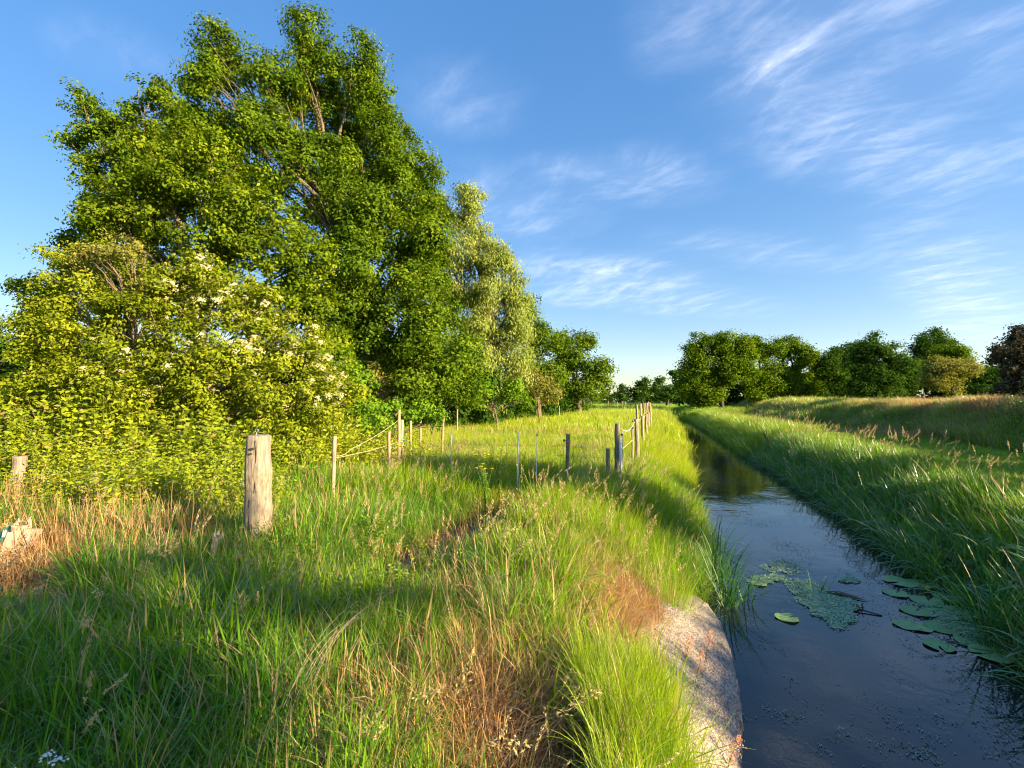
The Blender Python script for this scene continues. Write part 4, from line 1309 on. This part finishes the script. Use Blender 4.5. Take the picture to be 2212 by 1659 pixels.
# --- leafy undergrowth at the left
X, Y = sample(-13, -1.5, 6.0, 11.5, 46, r)
px, py = pxy(X, Y)
keep = ~((px < 120) & (Y < 7.15)) & view_keep(X, Y) & ((px < 640 + 60 * vnoise(X, Y, .8, 3)) | ((Y > 9.0) & (px < 800))) & ~((px > 600) & (Y < 8.0))
X, Y, px = X[keep], Y[keep], px[keep]
hh = .80 + .75 * sstep(Y, 6.2, 9.5) + .35 * (vnoise(X, Y, .8, 33) - .5)
hh *= (.72 + .56 * vnoise(X, Y, 1.4, 88)) * (1 - .35 * sstep(px, 480, 760)) * (.75 + .5 * r.random(len(X)))
scatter('nettle_undergrowth', P_WEED, 6, X, Y, hh, .35 + .6 * vnoise(X, Y, .6, 72), .05, 'bright yellow-green nettle and bramble undergrowth in front of the elder bush', 'undergrowth', seed=32)
X, Y = sample(-9.5, 1.5, 3.6, 10.5, 9, r)
px, py = pxy(X, Y); pd = path_dist(X, Y)
w = .04 + .7 * np.exp(-((px - 700) / 110) ** 2 - ((py - 1200) / 80) ** 2) + .4 * (Y > 6.2) * (px < 760)
keep = view_keep(X, Y) & (r.random(len(X)) < w) & (pd > .3)
X, Y = X[keep], Y[keep]
scatter('leafy_herbs', P_HERB, 5, X, Y, .9 + .5 * r.random(len(X)), .0 + .2 * r.random(len(X)), 0, 'small leafy herbs among the grass around the thick post', 'herbs', seed=33)
X, Y = sample(-6.5, -1.0, 10.2, 19, 12, r)
keep = (X < -1.6 - .28 * (Y - 10)) & view_keep(X, Y)
X, Y = X[keep], Y[keep]
scatter('nettle_undergrowth', P_WEED, 6, X, Y, .7 + .3 * r.random(len(X)), .3 + .6 * r.random(len(X)), .05, 'leafy undergrowth along the foot of the left-hand trees', 'undergrowth', seed=34)

# ------------------------------------------------------------------ posts
def post(name, label, px_top, py_top, Y, wpx, px_base=None, mat='post_warm', group=None, shape='round', depth_in=.25, parts=None, oval=1.0, seed=0, cat='post', taper=.92):
    """a standing post whose top shows at (px_top, py_top)"""
    top = at(px_top, py_top, Y)
    bx = at(px_base if px_base is not None else px_top, py_top, Y)[0]
    gz = float(terrain(bx, Y))
    base = np.array([bx, Y, gz])
    r_ = wpx / F_PX * Y / 2
    root = empty(name, base)
    tag(root, label, cat, group)
    mb = MB()
    loc = top - base
    n = 9; tt = np.linspace(0, 1, n)
    P = np.array([[loc[0] * t, 0, -depth_in + (loc[2] + depth_in) * t] for t in tt])
    rr = np.random.default_rng(seed + 500)
    P[1:-1, :2] += rr.normal(size=(n - 2, 2)) * r_ * .08
    rad = r_ * (1.0 + (taper - 1) * tt) * (1 + .05 * rr.normal(size=n))
    P2 = np.vstack([P, P[-1] + [0, 0, r_ * .06]]); rad2 = np.append(rad, rad[-1] * .82)
    mb.tube(P2, rad2, 14, jitter=.07, seed=seed, oval=oval)
    o = mb.build('shaft', M[mat], root, smooth=False)
    return root, loc, r_


def insulator(root, loc, r_, side=1, dz=-.12):
    mb = MB()
    x = loc[0] + side * r_
    mb.tube([(x - side * .01, -.005, loc[2] + dz), (x + side * .045, -.01, loc[2] + dz)], .007, 6)
    mb.tube([(x + side * .035, -.01, loc[2] + dz - .02), (x + side * .035, -.01, loc[2] + dz + .022)], [.018, .018], 8)
    mb.build('insulator', M['black_plastic'], root)


# big foreground post with its eye bolt and drying cracks
root, loc, r_ = post('thick_wooden_post', 'thick pale round wooden post with an eye bolt on its flat top', 560, 941, 5.2, 54, 559, 'post_pale', seed=1, taper=.98)
mb = MB(); th = np.linspace(0, 2 * PI, 14)
mb.tube([(loc[0] - .03, 0, loc[2] - .03), (loc[0] - .03, 0, loc[2] + .035)], .006, 6)
mb.tube([(loc[0] - .03 + .018 * math.cos(t), 0, loc[2] + .055 + .018 * math.sin(t)) for t in th], .005, 6, cap=False)
mb.build('eye_bolt', M['metal'], root)
for cx, z0, z1 in ((-.42, .34, 1.0), (.28, .55, .97), (-.1, .1, .5)):
    mb = MB(); P = []
    for t in np.linspace(0, 1, 14):
        xx = cx + .05 * math.sin(t * 7 + cx * 9); P.append((loc[0] * .5 + xx * r_, -r_ * math.sqrt(1 - xx * xx) * 1.0, loc[2] * (z0 + (z1 - z0) * t)))
    mb.tube(P, .0022 + .0022 * np.sin(np.linspace(.1, 3.0, 14)), 5); mb.build('crack', M['bark_dark'], root)
mb = MB()
mb.box((loc[0] + .005, -r_ * .985, loc[2] - .13), (.03, .02, .022))
mb.build('knot', M['bark_dark'], root)
mb = MB(); mb.box((loc[0] - .012, -r_ * .985, loc[2] - .185), (.02, .018, .018))
mb.build('knot', M['bark_dark'], root)

post('lichen_post', 'short lichen-covered grey post half hidden in the nettles at the left', 42, 986, 7.2, 26, 42, 'post_pale', seed=2)
LP = [('slender_post', 'slender warm-lit post right of the thick post, holding two ropes', 723, 942, 6.6, 9, 719, 'post_warm'),
      ('square_post', 'stocky sawn post left of the tall fence post', 840, 933, 9.0, 8.2, 840, 'post_warm'),
      ('tall_post', 'tall post with a rope tied to it, beside a thicker shorter one', 862.5, 885, 10.0, 7, 863, 'post_warm'),
      ('stout_post', 'stout shorter post with a green tag, right of the tall roped post', 867.5, 907, 10.35, 9.5, 868, 'post_warm'),
      ('short_post', 'first short post in the meadow right of the green-tagged post', 887, 909, 12, 6.6, 888, 'post_warm'),
      ('short_post', 'second short post in the meadow, farther than the first', 908, 901, 15, 5, 909, 'post_warm'),
      ('leaning_post', 'thin leaning post standing alone in the lit meadow', 958, 886, 14, 5.3, 955, 'post_warm'),
      ('small_post', 'small post near the meadow edge, lower one of two close together', 988, 882, 21, 3.4, 987, 'post_warm'),
      ('small_post', 'tiny topmost post at the meadow edge', 993, 875, 27, 2.4, 993, 'post_warm'),
      ('small_post', 'tiny post in the far meadow below the willow', 1208, 877, 34, 1.8, 1208, 'post_warm')]
roots = {}
for i, (nm, lb, px, py, Y, w, pb, mt) in enumerate(LP):
    roots[i] = post(nm, lb, px, py, Y, w, pb, mt, 'posts of the left-hand fence', seed=10 + i, oval=.9 if nm == 'square_post' else 1.0)
root, loc, r_ = roots[3]
mb = MB(); mb.box((r_ * .6, -r_ - .004, loc[2] - .46), (.20, .006, .035), [[.97, 0, -.2], [0, 1, 0], [.2, 0, .97]]); mb.build('tag', M['green_plastic'], root)
mb = MB(); mb.box((r_ * .6, -r_ - .0085, loc[2] - .46), (.05, .003, .018), [[.97, 0, -.2], [0, 1, 0], [.2, 0, .97]]); mb.build('tag_patch', M['white_plastic'], root)

root, loc, r_ = post('corner_post', 'tall dark round corner post where the cross fence meets the stream fence', 1333.5, 915, 9.3, 12, 1330, 'post_grey', seed=31)
insulator(root, loc, r_, 1, -.22)
root, loc, r_ = post('fence_post', 'grey round post of the cross fence standing in shade between stakes and corner post', 1227, 938, 9.0, 9.5, 1224, 'post_grey', seed=32)
insulator(root, loc, r_, -1, -.12)
post('short_stub_post', 'short grey stub just left of the dark corner post', 1313, 969, 9.05, 9.5, 1315, 'post_grey', seed=33)
root, loc, r_ = post('thin_post', 'thin short post with a round dark knob, behind the corner post', 1366, 926, 11.6, 4, 1366, 'post_warm', seed=34)
mb = MB(); mb.tube([(loc[0], 0, loc[2] - .02), (loc[0], 0, loc[2]), (loc[0], 0, loc[2] + .03), (loc[0], 0, loc[2] + .055)], [.012, .032, .032, .012], 8); mb.build('knob', M['black_plastic'], root)

FL = ['second post of the stream fence, bent at its top', 'third post of the stream fence, straight and half shaded', 'fourth post of the stream fence',
      'fifth post of the stream fence', 'sixth and tallest post of the stream fence, where the row bunches together']
FP = [(1374, 905, 12.4, 9.2, 1378), (1387.5, 899, 16, 7, 1389), (1396, 894, 19.5, 5.6, 1395), (1400.5, 891, 23, 5, 1401), (1404.5, 877, 26, 5.4, 1405)]
for i, (px, py, Y, w, pb) in enumerate(FP):
    root, loc, r_ = post('fence_post', FL[i], px, py, Y, w, pb, 'post_warm', 'posts of the fence along the stream', seed=40 + i)
    if i < 2: insulator(root, loc, r_, -1, -.06)
# the row going on and bending to the left
fy = np.concatenate([np.arange(30, 92, 4.4), np.arange(95, 128, 4.5)])
for i, y in enumerate(fy):
    x = float(Lx(y)) - 2.3 - .012 * max(0, y - 60) * 8
    z = float(terrain(x, y))
    root = empty('fence_post', (x, y, z))
    tag(root, 'one of the small pale posts bunched together where the stream fence runs far off', 'post', 'far posts of the fence along the stream')
    mb = MB(); h = 1.45 + .2 * random.random()
    mb.tube([(0, 0, -.2), (.02 * random.random(), 0, h * .5), (.06 * (random.random() - .5), 0, h)], [.085, .08, .07], 8, jitter=.08, seed=i)
    mb.build('shaft', M['post_warm'], root)


def stake(name, label, px, py, Y, wpx, mat, px_base=None, cap=None, square=False):
    top = at(px, py, Y); bx = at(px_base or px, py, Y)[0]; base = np.array([bx, Y, float(terrain(bx, Y))])
    root = empty(name, base); tag(root, label, 'stake')
    l = top - base; r_ = wpx / F_PX * Y / 2
    mb = MB()
    mb.tube([(0, 0, -.15), tuple(l * .5), tuple(l)], r_, 4 if square else 8)
    mb.build('shaft', M[mat], root)
    if cap:
        mb = MB(); mb.tube([tuple(l - [0, 0, .03]), tuple(l + [0, 0, .02])], r_ * 1.5, 8); mb.build('cap', M[cap], root)
    return root, l, r_


root, l, r_ = stake('metal_stake', 'shiny silver metal stake at the left end of the cross fence', 975.5, 937, 9, 3.4, 'metal', 974)
mb = MB(); mb.box((l[0] + r_ * 1.6, 0, l[2] - .09), (.05, .02, .07)); mb.box((l[0], 0, l[2] - .01), (r_ * 2.8, r_ * 2.8, .03)); mb.build('clip', M['metal'], root)
stake('plastic_stake', 'flat white plastic stake standing tall between the silver stake and grey post', 1119.5, 935, 8.5, 3.4, 'white_plastic', 1117, square=True)
stake('thin_stake', 'very thin pale stake with a dark tip, right of the white plastic stake', 1160, 939, 8.8, 1.7, 'white_plastic', 1158, 'black_plastic')
root, l, r_ = stake('plastic_stake', 'white notched plastic stake leaning beside the dark corner post', 1339, 946, 9.2, 4.0, 'white_plastic', 1342, square=True)
mb = MB()
for k in range(7):
    mb = MB(); mb.box((l[0] * .5 + r_ * 1.3, 0, l[2] * (.3 + .1 * k)), (.025, .02, .03))
    mb.build('wire_hook', M['white_plastic'], root)
stake('metal_stake', 'thin grey metal rod right of the corner post', 1344.5, 932, 9.5, 1.8, 'metal', 1344)
# far marker and field posts on the right
root, l, r_ = stake('marker_post', 'small red and white marker post on the embankment left of the dry grass', 1588, 861, 93, 2.2, 'white_plastic')
mb = MB(); mb.tube([(l[0] + r_ * .9, 0, .2), (l[0] + r_ * .9, 0, l[2])], r_ * .8, 6); mb.build('red_side', M['red_paint'], root)
stake('field_post', 'thin grey post at the edge of the dark trees on the right', 1996, 848, 40, 2.6, 'post_grey')
stake('field_post', 'small pale post in the dry grass near the right edge', 2103, 856, 36, 3.0, 'post_grey')

# broken leaning posts at the far left
def leaning(name, label, a, b, Ya, Yb, w0, w1, mat, seed, tagged=False):
    A = at(*a, Ya); B = at(*b, Yb)
    root = empty(name, A); tag(root, label, 'post')
    d = B - A; mb = MB()
    tt = np.linspace(-.3, 1, 9); P = np.array([d * t for t in tt])
    mb.tube(P, np.linspace(w0, w1, 9) / F_PX * Ya / 2, 9, jitter=.28, seed=seed, oval=.6)
    # splintered end
    rr = np.random.default_rng(seed)
    for k in range(5):
        o = rr.normal(size=3) * w1 / F_PX * Ya * .22
        mb.tube([d * .93 + o, d * 1.0 + o * 1.2, d * (1.05 + .05 * rr.random()) + o * 1.3], [.018, .014, .004], 5)
    mb.build('shaft', M[mat], root)
    if tagged:
        mb = MB(); u = d / np.linalg.norm(d)
        R = np.array([[.85, 0, .5], [0, 1, 0], [-.5, 0, .85]])
        mb.box(d * .86 + np.array([-.03, -w1 / F_PX * Ya * .36, 0]), (.09, .006, .17), R); mb.build('tag', M['green_plastic'], root)
        mb = MB(); mb.tube([d * .86 + np.array([-.03, -w1 / F_PX * Ya * .36 - .006, -.03]), d * .86 + np.array([-.01, -w1 / F_PX * Ya * .36 - .006, .04])], [.022, .028], 9, oval=.25)
        mb.build('tag_emblem', M['white_plastic'], root)


leaning('broken_post', 'broken split post leaning at the left edge with a green tag on it', (2, 1235), (36, 1135), 5.0, 5.1, 46, 40, 'split_wood', 3, True)
leaning('split_post', 'second split post leaning right beside the green-tagged broken one', (34, 1225), (72, 1142), 5.1, 5.2, 38, 32, 'split_wood', 4)
leaning('stump', 'small grey leaning stump in the grass left of the thick post', (458, 1225), (470, 1160), 4.7, 4.75, 24, 22, 'post_grey', 6)

# ropes and wires
def rope(name, label, pts, rad, mat='rope', sag=0.0, cat='rope'):
    P = []
    for a, b in zip(pts[:-1], pts[1:]):
        a = np.asarray(a, float); b = np.asarray(b, float)
        for t in np.linspace(0, 1, 12, endpoint=False):
            q = a * (1 - t) + b * t; q[2] -= sag * 4 * t * (1 - t); P.append(q)
    P.append(np.asarray(pts[-1], float))
    mb = MB(); mb.tube(P, rad, 5)
    o = mb.build(name, M[mat]); tag(o, label, cat)


rope('rope', 'upper pale rope sagging from the tall post to the slender post', [at(727, 985, 6.58), at(757, 971, 7.5), at(859, 909, 9.97)], .0045, sag=.03)
rope('rope', 'lower pale rope running from the slender post to the tall post', [at(727, 989, 6.58), at(860, 955, 9.97)], .004, sag=.02)
rope('fence_wire', 'thin wire low between the grey post and the corner stub', [at(1195, 983, 8.95), at(1227, 984, 8.97), at(1312, 989, 9.0)], .003, 'wire', .005, 'wire')
rope('fence_wire', 'thin wire across the cross fence from the silver stake to the grey post', [at(975, 957, 9), at(1118, 962, 8.5), at(1160, 961, 8.8), at(1225, 962, 8.95), at(1331, 968, 9.25)], .0025, 'wire', .01, 'wire')
rope('fence_wire', 'white electric wire from the corner post insulator to the second fence post', [at(1341, 925, 9.3), at(1358, 930, 10.3), at(1371, 911, 12.4), at(1385, 903, 16), at(1395, 897, 19.5)], .005, 'white_plastic', .03, 'wire')
rope('fence_wire', 'slack pale cord between the corner post and the thin knobbed post', [at(1338, 975, 9.35), at(1358, 958, 11), at(1366, 951, 11.6)], .006, 'rope', .0, 'cord')

# ------------------------------------------------------------------ flowers
def add_quads(mb_list, C, size, nrm, r, aspect=.8): mb_list.append(quads(C, size, nrm, r, aspect))


def flower_plant(name, label, cat, x, y, h, heads, mat, r, spread=.1, head=.05, group=None, leafy=True):
    z = float(terrain(x, y)); root = empty(name, (x, y, z)); tag(root, label, cat, group)
    mb = MB(); parts = []; leaves = []
    for k in range(heads):
        a = r.random() * 2 * PI; q = spread * (.3 + r.random())
        top = np.array([math.cos(a) * q, math.sin(a) * q, h * (.82 + .22 * r.random())])
        P = [np.zeros(3), np.array([top[0] * .2, top[1] * .2, h * .5]), top]
        mb.tube(P, [.005, .004, .002], 4)
        m = 26; d = r.normal(size=(m, 2)) * .35
        C = top + np.stack([d[:, 0] * head, d[:, 1] * head, head * (.1 - .2 * (d ** 2).sum(1))], 1)
        parts.append(quads(C, np.full(m, head * .32), unit(np.stack([d[:, 0] * .5, d[:, 1] * .5, np.ones(m)], 1) + r.normal(size=(m, 3)) * .3), r, .9))
        if leafy:
            t = r.random(7); C = np.outer(t, np.array([top[0] * .3, top[1] * .3, h * .8])) + r.normal(size=(7, 3)) * .02
            leaves.append(quads(C, np.full(7, .07), unit(r.normal(size=(7, 3)) + [0, 0, 1]), r, .3))
    st = mb.build('stem', M['stem'], root)
    V, F, A, B = merge(parts)
    link(bpy.data.objects.new('blossom', mesh_np('blossom', V, F.ravel(), 4, {'rnd': A}, False, [M[mat]])), root)
    if leaves:
        V, F, A, B = merge(leaves)
        link(bpy.data.objects.new('leaves', mesh_np('leaves', V, F.ravel(), 4, {'rnd': A}, False, [M['bramble']])), root)


fr = np.random.default_rng(12)
for (px, py, Y, lb) in [(1045, 968, 7.6, 'upper yellow-flowered ragwort in front of the white stake'), (1080, 972, 7.7, 'right-hand yellow ragwort near the white stake'),
                        (1050, 1003, 7.0, 'lower yellow ragwort in the bright grass')]:
    p = at(px, py, Y); flower_plant('ragwort', lb, 'wildflower', p[0], p[1], p[2] - float(terrain(p[0], p[1])), 9, 'yellow_petal', fr, .14, .045, 'ragwort plants by the cross fence')
for (px, py, Y, hd, lb) in [(105, 1600, 1.75, 1, 'upper white yarrow head at the bottom left'), (122, 1622, 1.72, 1, 'white yarrow head lowest but one at the bottom left'), (22, 1638, 1.7, 2, 'white yarrow heads in the bottom left corner')]:
    p = at(px, py, Y); flower_plant('yarrow', lb, 'wildflower', p[0], p[1], p[2] - float(terrain(p[0], p[1])), hd, 'white_petal', fr, .01, .034, 'yarrow in the near left grass')
for (px, py, Y, h, lb) in [(1535, 1372, 3.9, .5, 'pink feathery grass flower leaning over the concrete apron'), (1490, 1385, 3.8, .45, 'pinkish grass flower left of the leaning one on the apron'),
                        (1515, 1420, 3.6, .4, 'low pink grass flower over the middle of the apron'), (1592, 1607, 3.0, .3, 'small orange-pink grass head at the apron edge over the water')]:
    top = at(px, py, Y)
    base = top - np.array([.12, .05, h]); base[2] = max(base[2], -.62)
    root = empty('pink_grass', base); tag(root, lb, 'grass flower', 'pink grass flowers on the apron')
    d = top - base; mb = MB(); mb.tube([(0, 0, -.1), d * .5 + [0, 0, .03], d], [.003, .0025, .0015], 4); mb.build('stem', M['stem'], root)
    m = 260; t = fr.random(m); C = d + np.outer((t - .7) * .16, unit(d)) + fr.normal(size=(m, 3)) * .022 * np.sin(t * PI * .9 + .2)[:, None]
    V, F, A, B = quads(C, np.full(m, .013), unit(fr.normal(size=(m, 3))), fr, .5)
    M['pink_seed'] = M.get('pink_seed') or leaf_mat('pink_seed_heads', (.55, .26, .17), (.66, .36, .25), (.75, .48, .35), .35, None, .7, .1)
    link(bpy.data.objects.new('seed_head', mesh_np('seed_head', V, F.ravel(), 4, {'rnd': A}, False, [M['pink_seed']])), root)

# arching bundle of pale dead stalks in the middle foreground
mb = MB()
for k in range(7):
    o = fr.normal(size=3) * np.array([.05, .06, .04])
    A = at(640, 1500 + 10 * k, 2.55) + o; Bm = at(690, 1360, 2.95) + o * .8; Cc = at(770 + 6 * k, 1300 + fr.normal() * 6, 3.3) + o; D = at(850 + fr.normal() * 14, 1292 + fr.normal() * 12, 3.5) + o
    P = []
    for t in np.linspace(0, 1, 16):
        P.append((1 - t) ** 3 * A + 3 * (1 - t) ** 2 * t * Bm + 3 * (1 - t) * t * t * Cc + t ** 3 * D)
    mb.tube(P, np.linspace(.0024, .0014, 16), 4)
o = mb.build('dead_stalks', M['post_pale']); tag(o, 'arching bundle of pale dead stalks bent over in the middle foreground', 'dry stalks')

# ------------------------------------------------------------------ on the water
def disc_leaf(name, label, x, y, rad, rot, r, tiltv=0.0):
    n = 40; notch = .4; rad = rad * .78
    th = np.linspace(notch / 2, 2 * PI - notch / 2, n) + rot
    rr = rad * (1 + .03 * np.sin(th * 3 + rot) + .02 * np.sin(th * 7))
    V = [(0, 0, 0.004)]; ring1 = []; ring2 = []
    for t, q in zip(th, rr): V.append((math.cos(t) * q * .55, math.sin(t) * q * .55, .003))
    for t, q in zip(th, rr): V.append((math.cos(t) * q, math.sin(t) * q, .006 + .006 * math.sin(t * 3 + rot)))
    V += [(v[0], v[1], v[2] - .0025) for v in V]
    m = 1 + 2 * n; F = []
    for i in range(n - 1):
        F.append((0, 1 + i, 2 + i)); F.append((1 + i, 1 + n + i, 2 + n + i, 2 + i))
        F.append((m, m + 2 + i, m + 1 + i)); F.append((m + 1 + i, m + 2 + i, m + 2 + n + i, m + 1 + n + i))
        F.append((1 + n + i, m + 1 + n + i, m + 2 + n + i, 2 + n + i))
    mb = MB(); mb.add(V, F)
    o = mb.build(name, M['pad']); o.location = (x, y, WATER_Z + .006 + .003 * r.random())
    at_ = o.data.attributes.new('rnd', 'FLOAT', 'POINT'); at_.data.foreach_set('value', np.clip(.3 + .5 * r.random() + .22 * (np.arange(len(V)) % 4 == 0) + r.normal(size=len(V)) * .05, 0, 1).astype(np.float32))
    tag(o, label, 'lily pad', 'floating lily pads')


PADS = [(1720, 1340, 48, 'lone bright green lily pad left of the floating weed mat'.replace('left', 'at the near side')), (1700, 1328, 0, '')]
PADL = [
 (1700, 1336, .15, 'bright ribbed lily pad just below the left end of the weed mat'),
 (1945, 1258, .24, 'long pale pad farthest up the right-hand pad group'),
 (1990, 1262, .22, 'pad touching the yellow bud at the back of the group'),
 (1935, 1283, .17, 'pad set out towards open water above the twig'),
 (2005, 1300, .22, 'pad in the upper middle of the crowded group'),
 (2050, 1292, .2, 'pad against the reeds behind the crowded group'),
 (1978, 1322, .19, 'pad at the open-water corner of the crowded group'),
 (2030, 1330, .2, 'pad in the very middle of the crowded group'),
 (2075, 1325, .2, 'pad pressed against the reeds in the crowded group'),
 (1960, 1352, .16, 'first of the two paired pads with a dark folded leaf between'),
 (1985, 1356, .15, 'second of the paired pads with the dark folded leaf'),
 (2035, 1357, .2, 'pad just behind the paired pads, near the reeds'),
 (2085, 1368, .22, 'large pad below the reeds on the way to the corner'),
 (2028, 1396, .16, 'lone pad lying nearest the camera in open water'),
 (2110, 1390, .22, 'dark large pad half under the hanging reeds'),
 (2140, 1415, .2, 'last pad towards the corner under the reeds'),
 (1640, 1262, .12, 'small pad beside the sedge clump left of the mat'),
]
for (px, py, rad, lb) in PADL:
    p = on_ground(px, py, WATER_Z); disc_leaf('lily_pad', lb, p[0], p[1], rad, fr.random() * 6, fr)
p = on_ground(2003, 1271, WATER_Z + .05); root = empty('water_lily_bud', (p[0], p[1], WATER_Z)); tag(root, 'single yellow water lily bud among the pads', 'water lily')
mb = MB(); mb.tube([(0, 0, -.05), (0, 0, .04)], .006, 5); mb.build('stem', M['stem'], root)
mb = MB(); mb.tube([(0, 0, .035), (0, 0, .045), (0, 0, .065), (0, 0, .08)], [.008, .026, .028, .012], 9, jitter=.15); ob = mb.build('bud', M['yellow_petal'], root)
mb = MB(); q = on_ground(1862, 1322, WATER_Z)
mb.tube([q + [-.12, 0, .0], q + [0, .02, .02], q + [.15, -.1, .005]], .008, 5); mb.tube([q, q + [-.03, .05, .07]], .006, 5); mb.tube([q, q + [.05, .05, .08]], .005, 5)
o = mb.build('floating_twig', M['bark_dark']); tag(o, 'dark forked twig sticking out of the water right of the weed mat', 'twig')
mb = MB(); q = on_ground(1812, 1288, WATER_Z)
for k in range(6):
    o_ = fr.normal(size=3) * [.05, .03, .006]
    mb.tube([q + o_ + [-.12, .07, .01], q + o_ + [-.02, .0, .03 + .02 * fr.random()], q + o_ + [.1, -.05, .02], q + o_ + [.2, -.14 + .03 * fr.normal(), .008]], [.004, .013, .012, .003], 6, oval=.3)
o = mb.build('dead_leaf_litter', M['bark']); tag(o, 'brown dead reed leaves stranded on the far edge of the weed mat', 'dead leaves')

# mats of floating weed, and flecks
def float_mat(name, label, polys, n_per, size, mat, cat, r, zt=.012):
    Cs = []
    for (px, py, rx, ry, rot, dens) in polys:
        c = on_ground(px, py, WATER_Z)
        e1 = on_ground(px + rx * math.cos(rot), py + rx * math.sin(rot), WATER_Z) - c
        e2 = on_ground(px - ry * math.sin(rot), py + ry * math.cos(rot), WATER_Z) - c
        m = int(n_per * dens); a = r.random(m) * 2 * PI; q = (r.random(m) ** .62 + .05 * r.normal(size=m)) * (1 + .2 * np.sin(a * 3 + px) + .12 * np.sin(a * 7 + py))
        P = c + np.outer(np.cos(a) * q, e1) + np.outer(np.sin(a) * q, e2)
        P[:, 2] = WATER_Z + .004 + zt * r.random(m)
        Cs.append(P)
    C = np.concatenate(Cs)
    ok = (C[:, 0] > Lx(C[:, 1]) - .05) & (C[:, 0] < Rx(C[:, 1]) + .2)
    C = C[ok]
    nn = unit(np.stack([r.normal(size=len(C)) * .25, r.normal(size=len(C)) * .25, np.ones(len(C))], 1))
    V, F, A, B = quads(C, size * (.5 + 1.1 * r.random(len(C))), nn, r, .7 if mat != 'fleck' else .35)
    o = link(bpy.data.objects.new(name, mesh_np(name, V, F.ravel(), 4, {'rnd': A}, False, [M[mat]])))
    tag(o, label, cat, kind='stuff')


float_mat('floating_weed', 'bright green mats of floating weed in mid stream',
          [(1795, 1312, 66, 34, R_(14), 1.6), (1740, 1275, 45, 22, R_(25), .5), (1690, 1225, 42, 16, R_(5), .22), (1780, 1290, 40, 20, R_(20), .5), (1640, 1255, 25, 10, 0, .18), (1835, 1252, 22, 9, R_(5), .22),
           (1672, 1250, 30, 8, 0, .15), (2060, 1345, 70, 26, R_(35), .35), (1640, 1080, 60, 8, R_(5), .2)], 6500, .019, 'duckweed', 'water weed', fr)
fl = [(1560 + 40 * math.sin(q * 2.1), 905 + q * 14, 26 + 2.2 * q, 3 + .4 * q, R_(3), .5) for q in range(16)]
for k in range(70):
    px = 1600 + fr.random() * 600; py = 1210 + fr.random() * 440
    fl.append((px, py, 18 + 30 * fr.random(), 8 + 12 * fr.random(), R_(25), .018 + .03 * fr.random()))
fl += [(1800, 1170, 110, 20, R_(40), .5), (1900, 1260, 90, 20, R_(42), .5), (1720, 1110, 90, 16, R_(35), .5), (1600, 1110, 50, 12, 0, .3), (1700, 1220, 60, 18, 0, .4),
       (1780, 1300, 130, 50, R_(15), .5), (1960, 1330, 110, 40, R_(35), .6), (2080, 1470, 90, 30, R_(30), .2), (2150, 1580, 70, 40, R_(30), .2), (1960, 1560, 120, 50, R_(20), .12),
       (1640, 1130, 60, 10, R_(4), .5), (1560, 1040, 50, 10, 0, .5), (1590, 1000, 60, 10, 0, .5), (1540, 975, 40, 5, 0, .3), (1500, 940, 30, 4, 0, .2), (1650, 1040, 50, 8, R_(30), .4), (1930, 1700, 200, 60, 0, .1), (1850, 1215, 60, 14, R_(42), .8), (2010, 1330, 90, 30, R_(35), 1.2), (1700, 1180, 60, 16, R_(20), .5)]
float_mat('floating_flecks', 'scattered small floating leaves and flecks on the stream', fl, 620, .018, 'fleck', 'floating leaves', fr, .004)

# sedge clumps standing at the left waterline and in the stream
def sedge(name, label, px, py, h, n, lean, r, tint=.1, water=True):
    p = on_ground(px, py, WATER_Z)
    V, F, A, B, _ = blades(n, r, (h * .5, h), .012, .10, lean, 1.2, 7, wind=(.3, -.1))
    o = link(bpy.data.objects.new(name, mesh_np(name, V, F.ravel(), 4, {'rnd': A, 'rnd2': B + 1}, False, [M['sedge']])))
    o.location = (p[0], p[1], WATER_Z - .05); tag(o, label, 'sedge')


M['sedge'] = leaf_mat('sedge_blades', (.025, .10, .02), (.05, .16, .03), (.09, .21, .04), .35, None, .5, .12)
sedge('sedge_clump', 'dark sedge clump spreading from the bank end of the concrete apron', 1575, 1310, .85, 60, .45, fr)
sedge('sedge_clump', 'sedge clump standing at the bank just beyond the apron', 1555, 1260, .9, 60, .4, fr)
sedge('sedge_clump', 'small sparse sedge tuft standing in the water beside the bank', 1612, 1300, .5, 14, .5, fr)
sedge('sedge_clump', 'arching grass tuft growing on the weed mat in mid stream', 1775, 1290, .45, 14, .5, fr)
sedge('sedge_clump', 'blades fanning over the water above the apron clumps', 1550, 1190, .8, 40, .6, fr)
sedge('sedge_clump', 'tall pale-tipped sedge in the nearest part of the right bank', 2150, 1400, 1.0, 50, .3, fr)
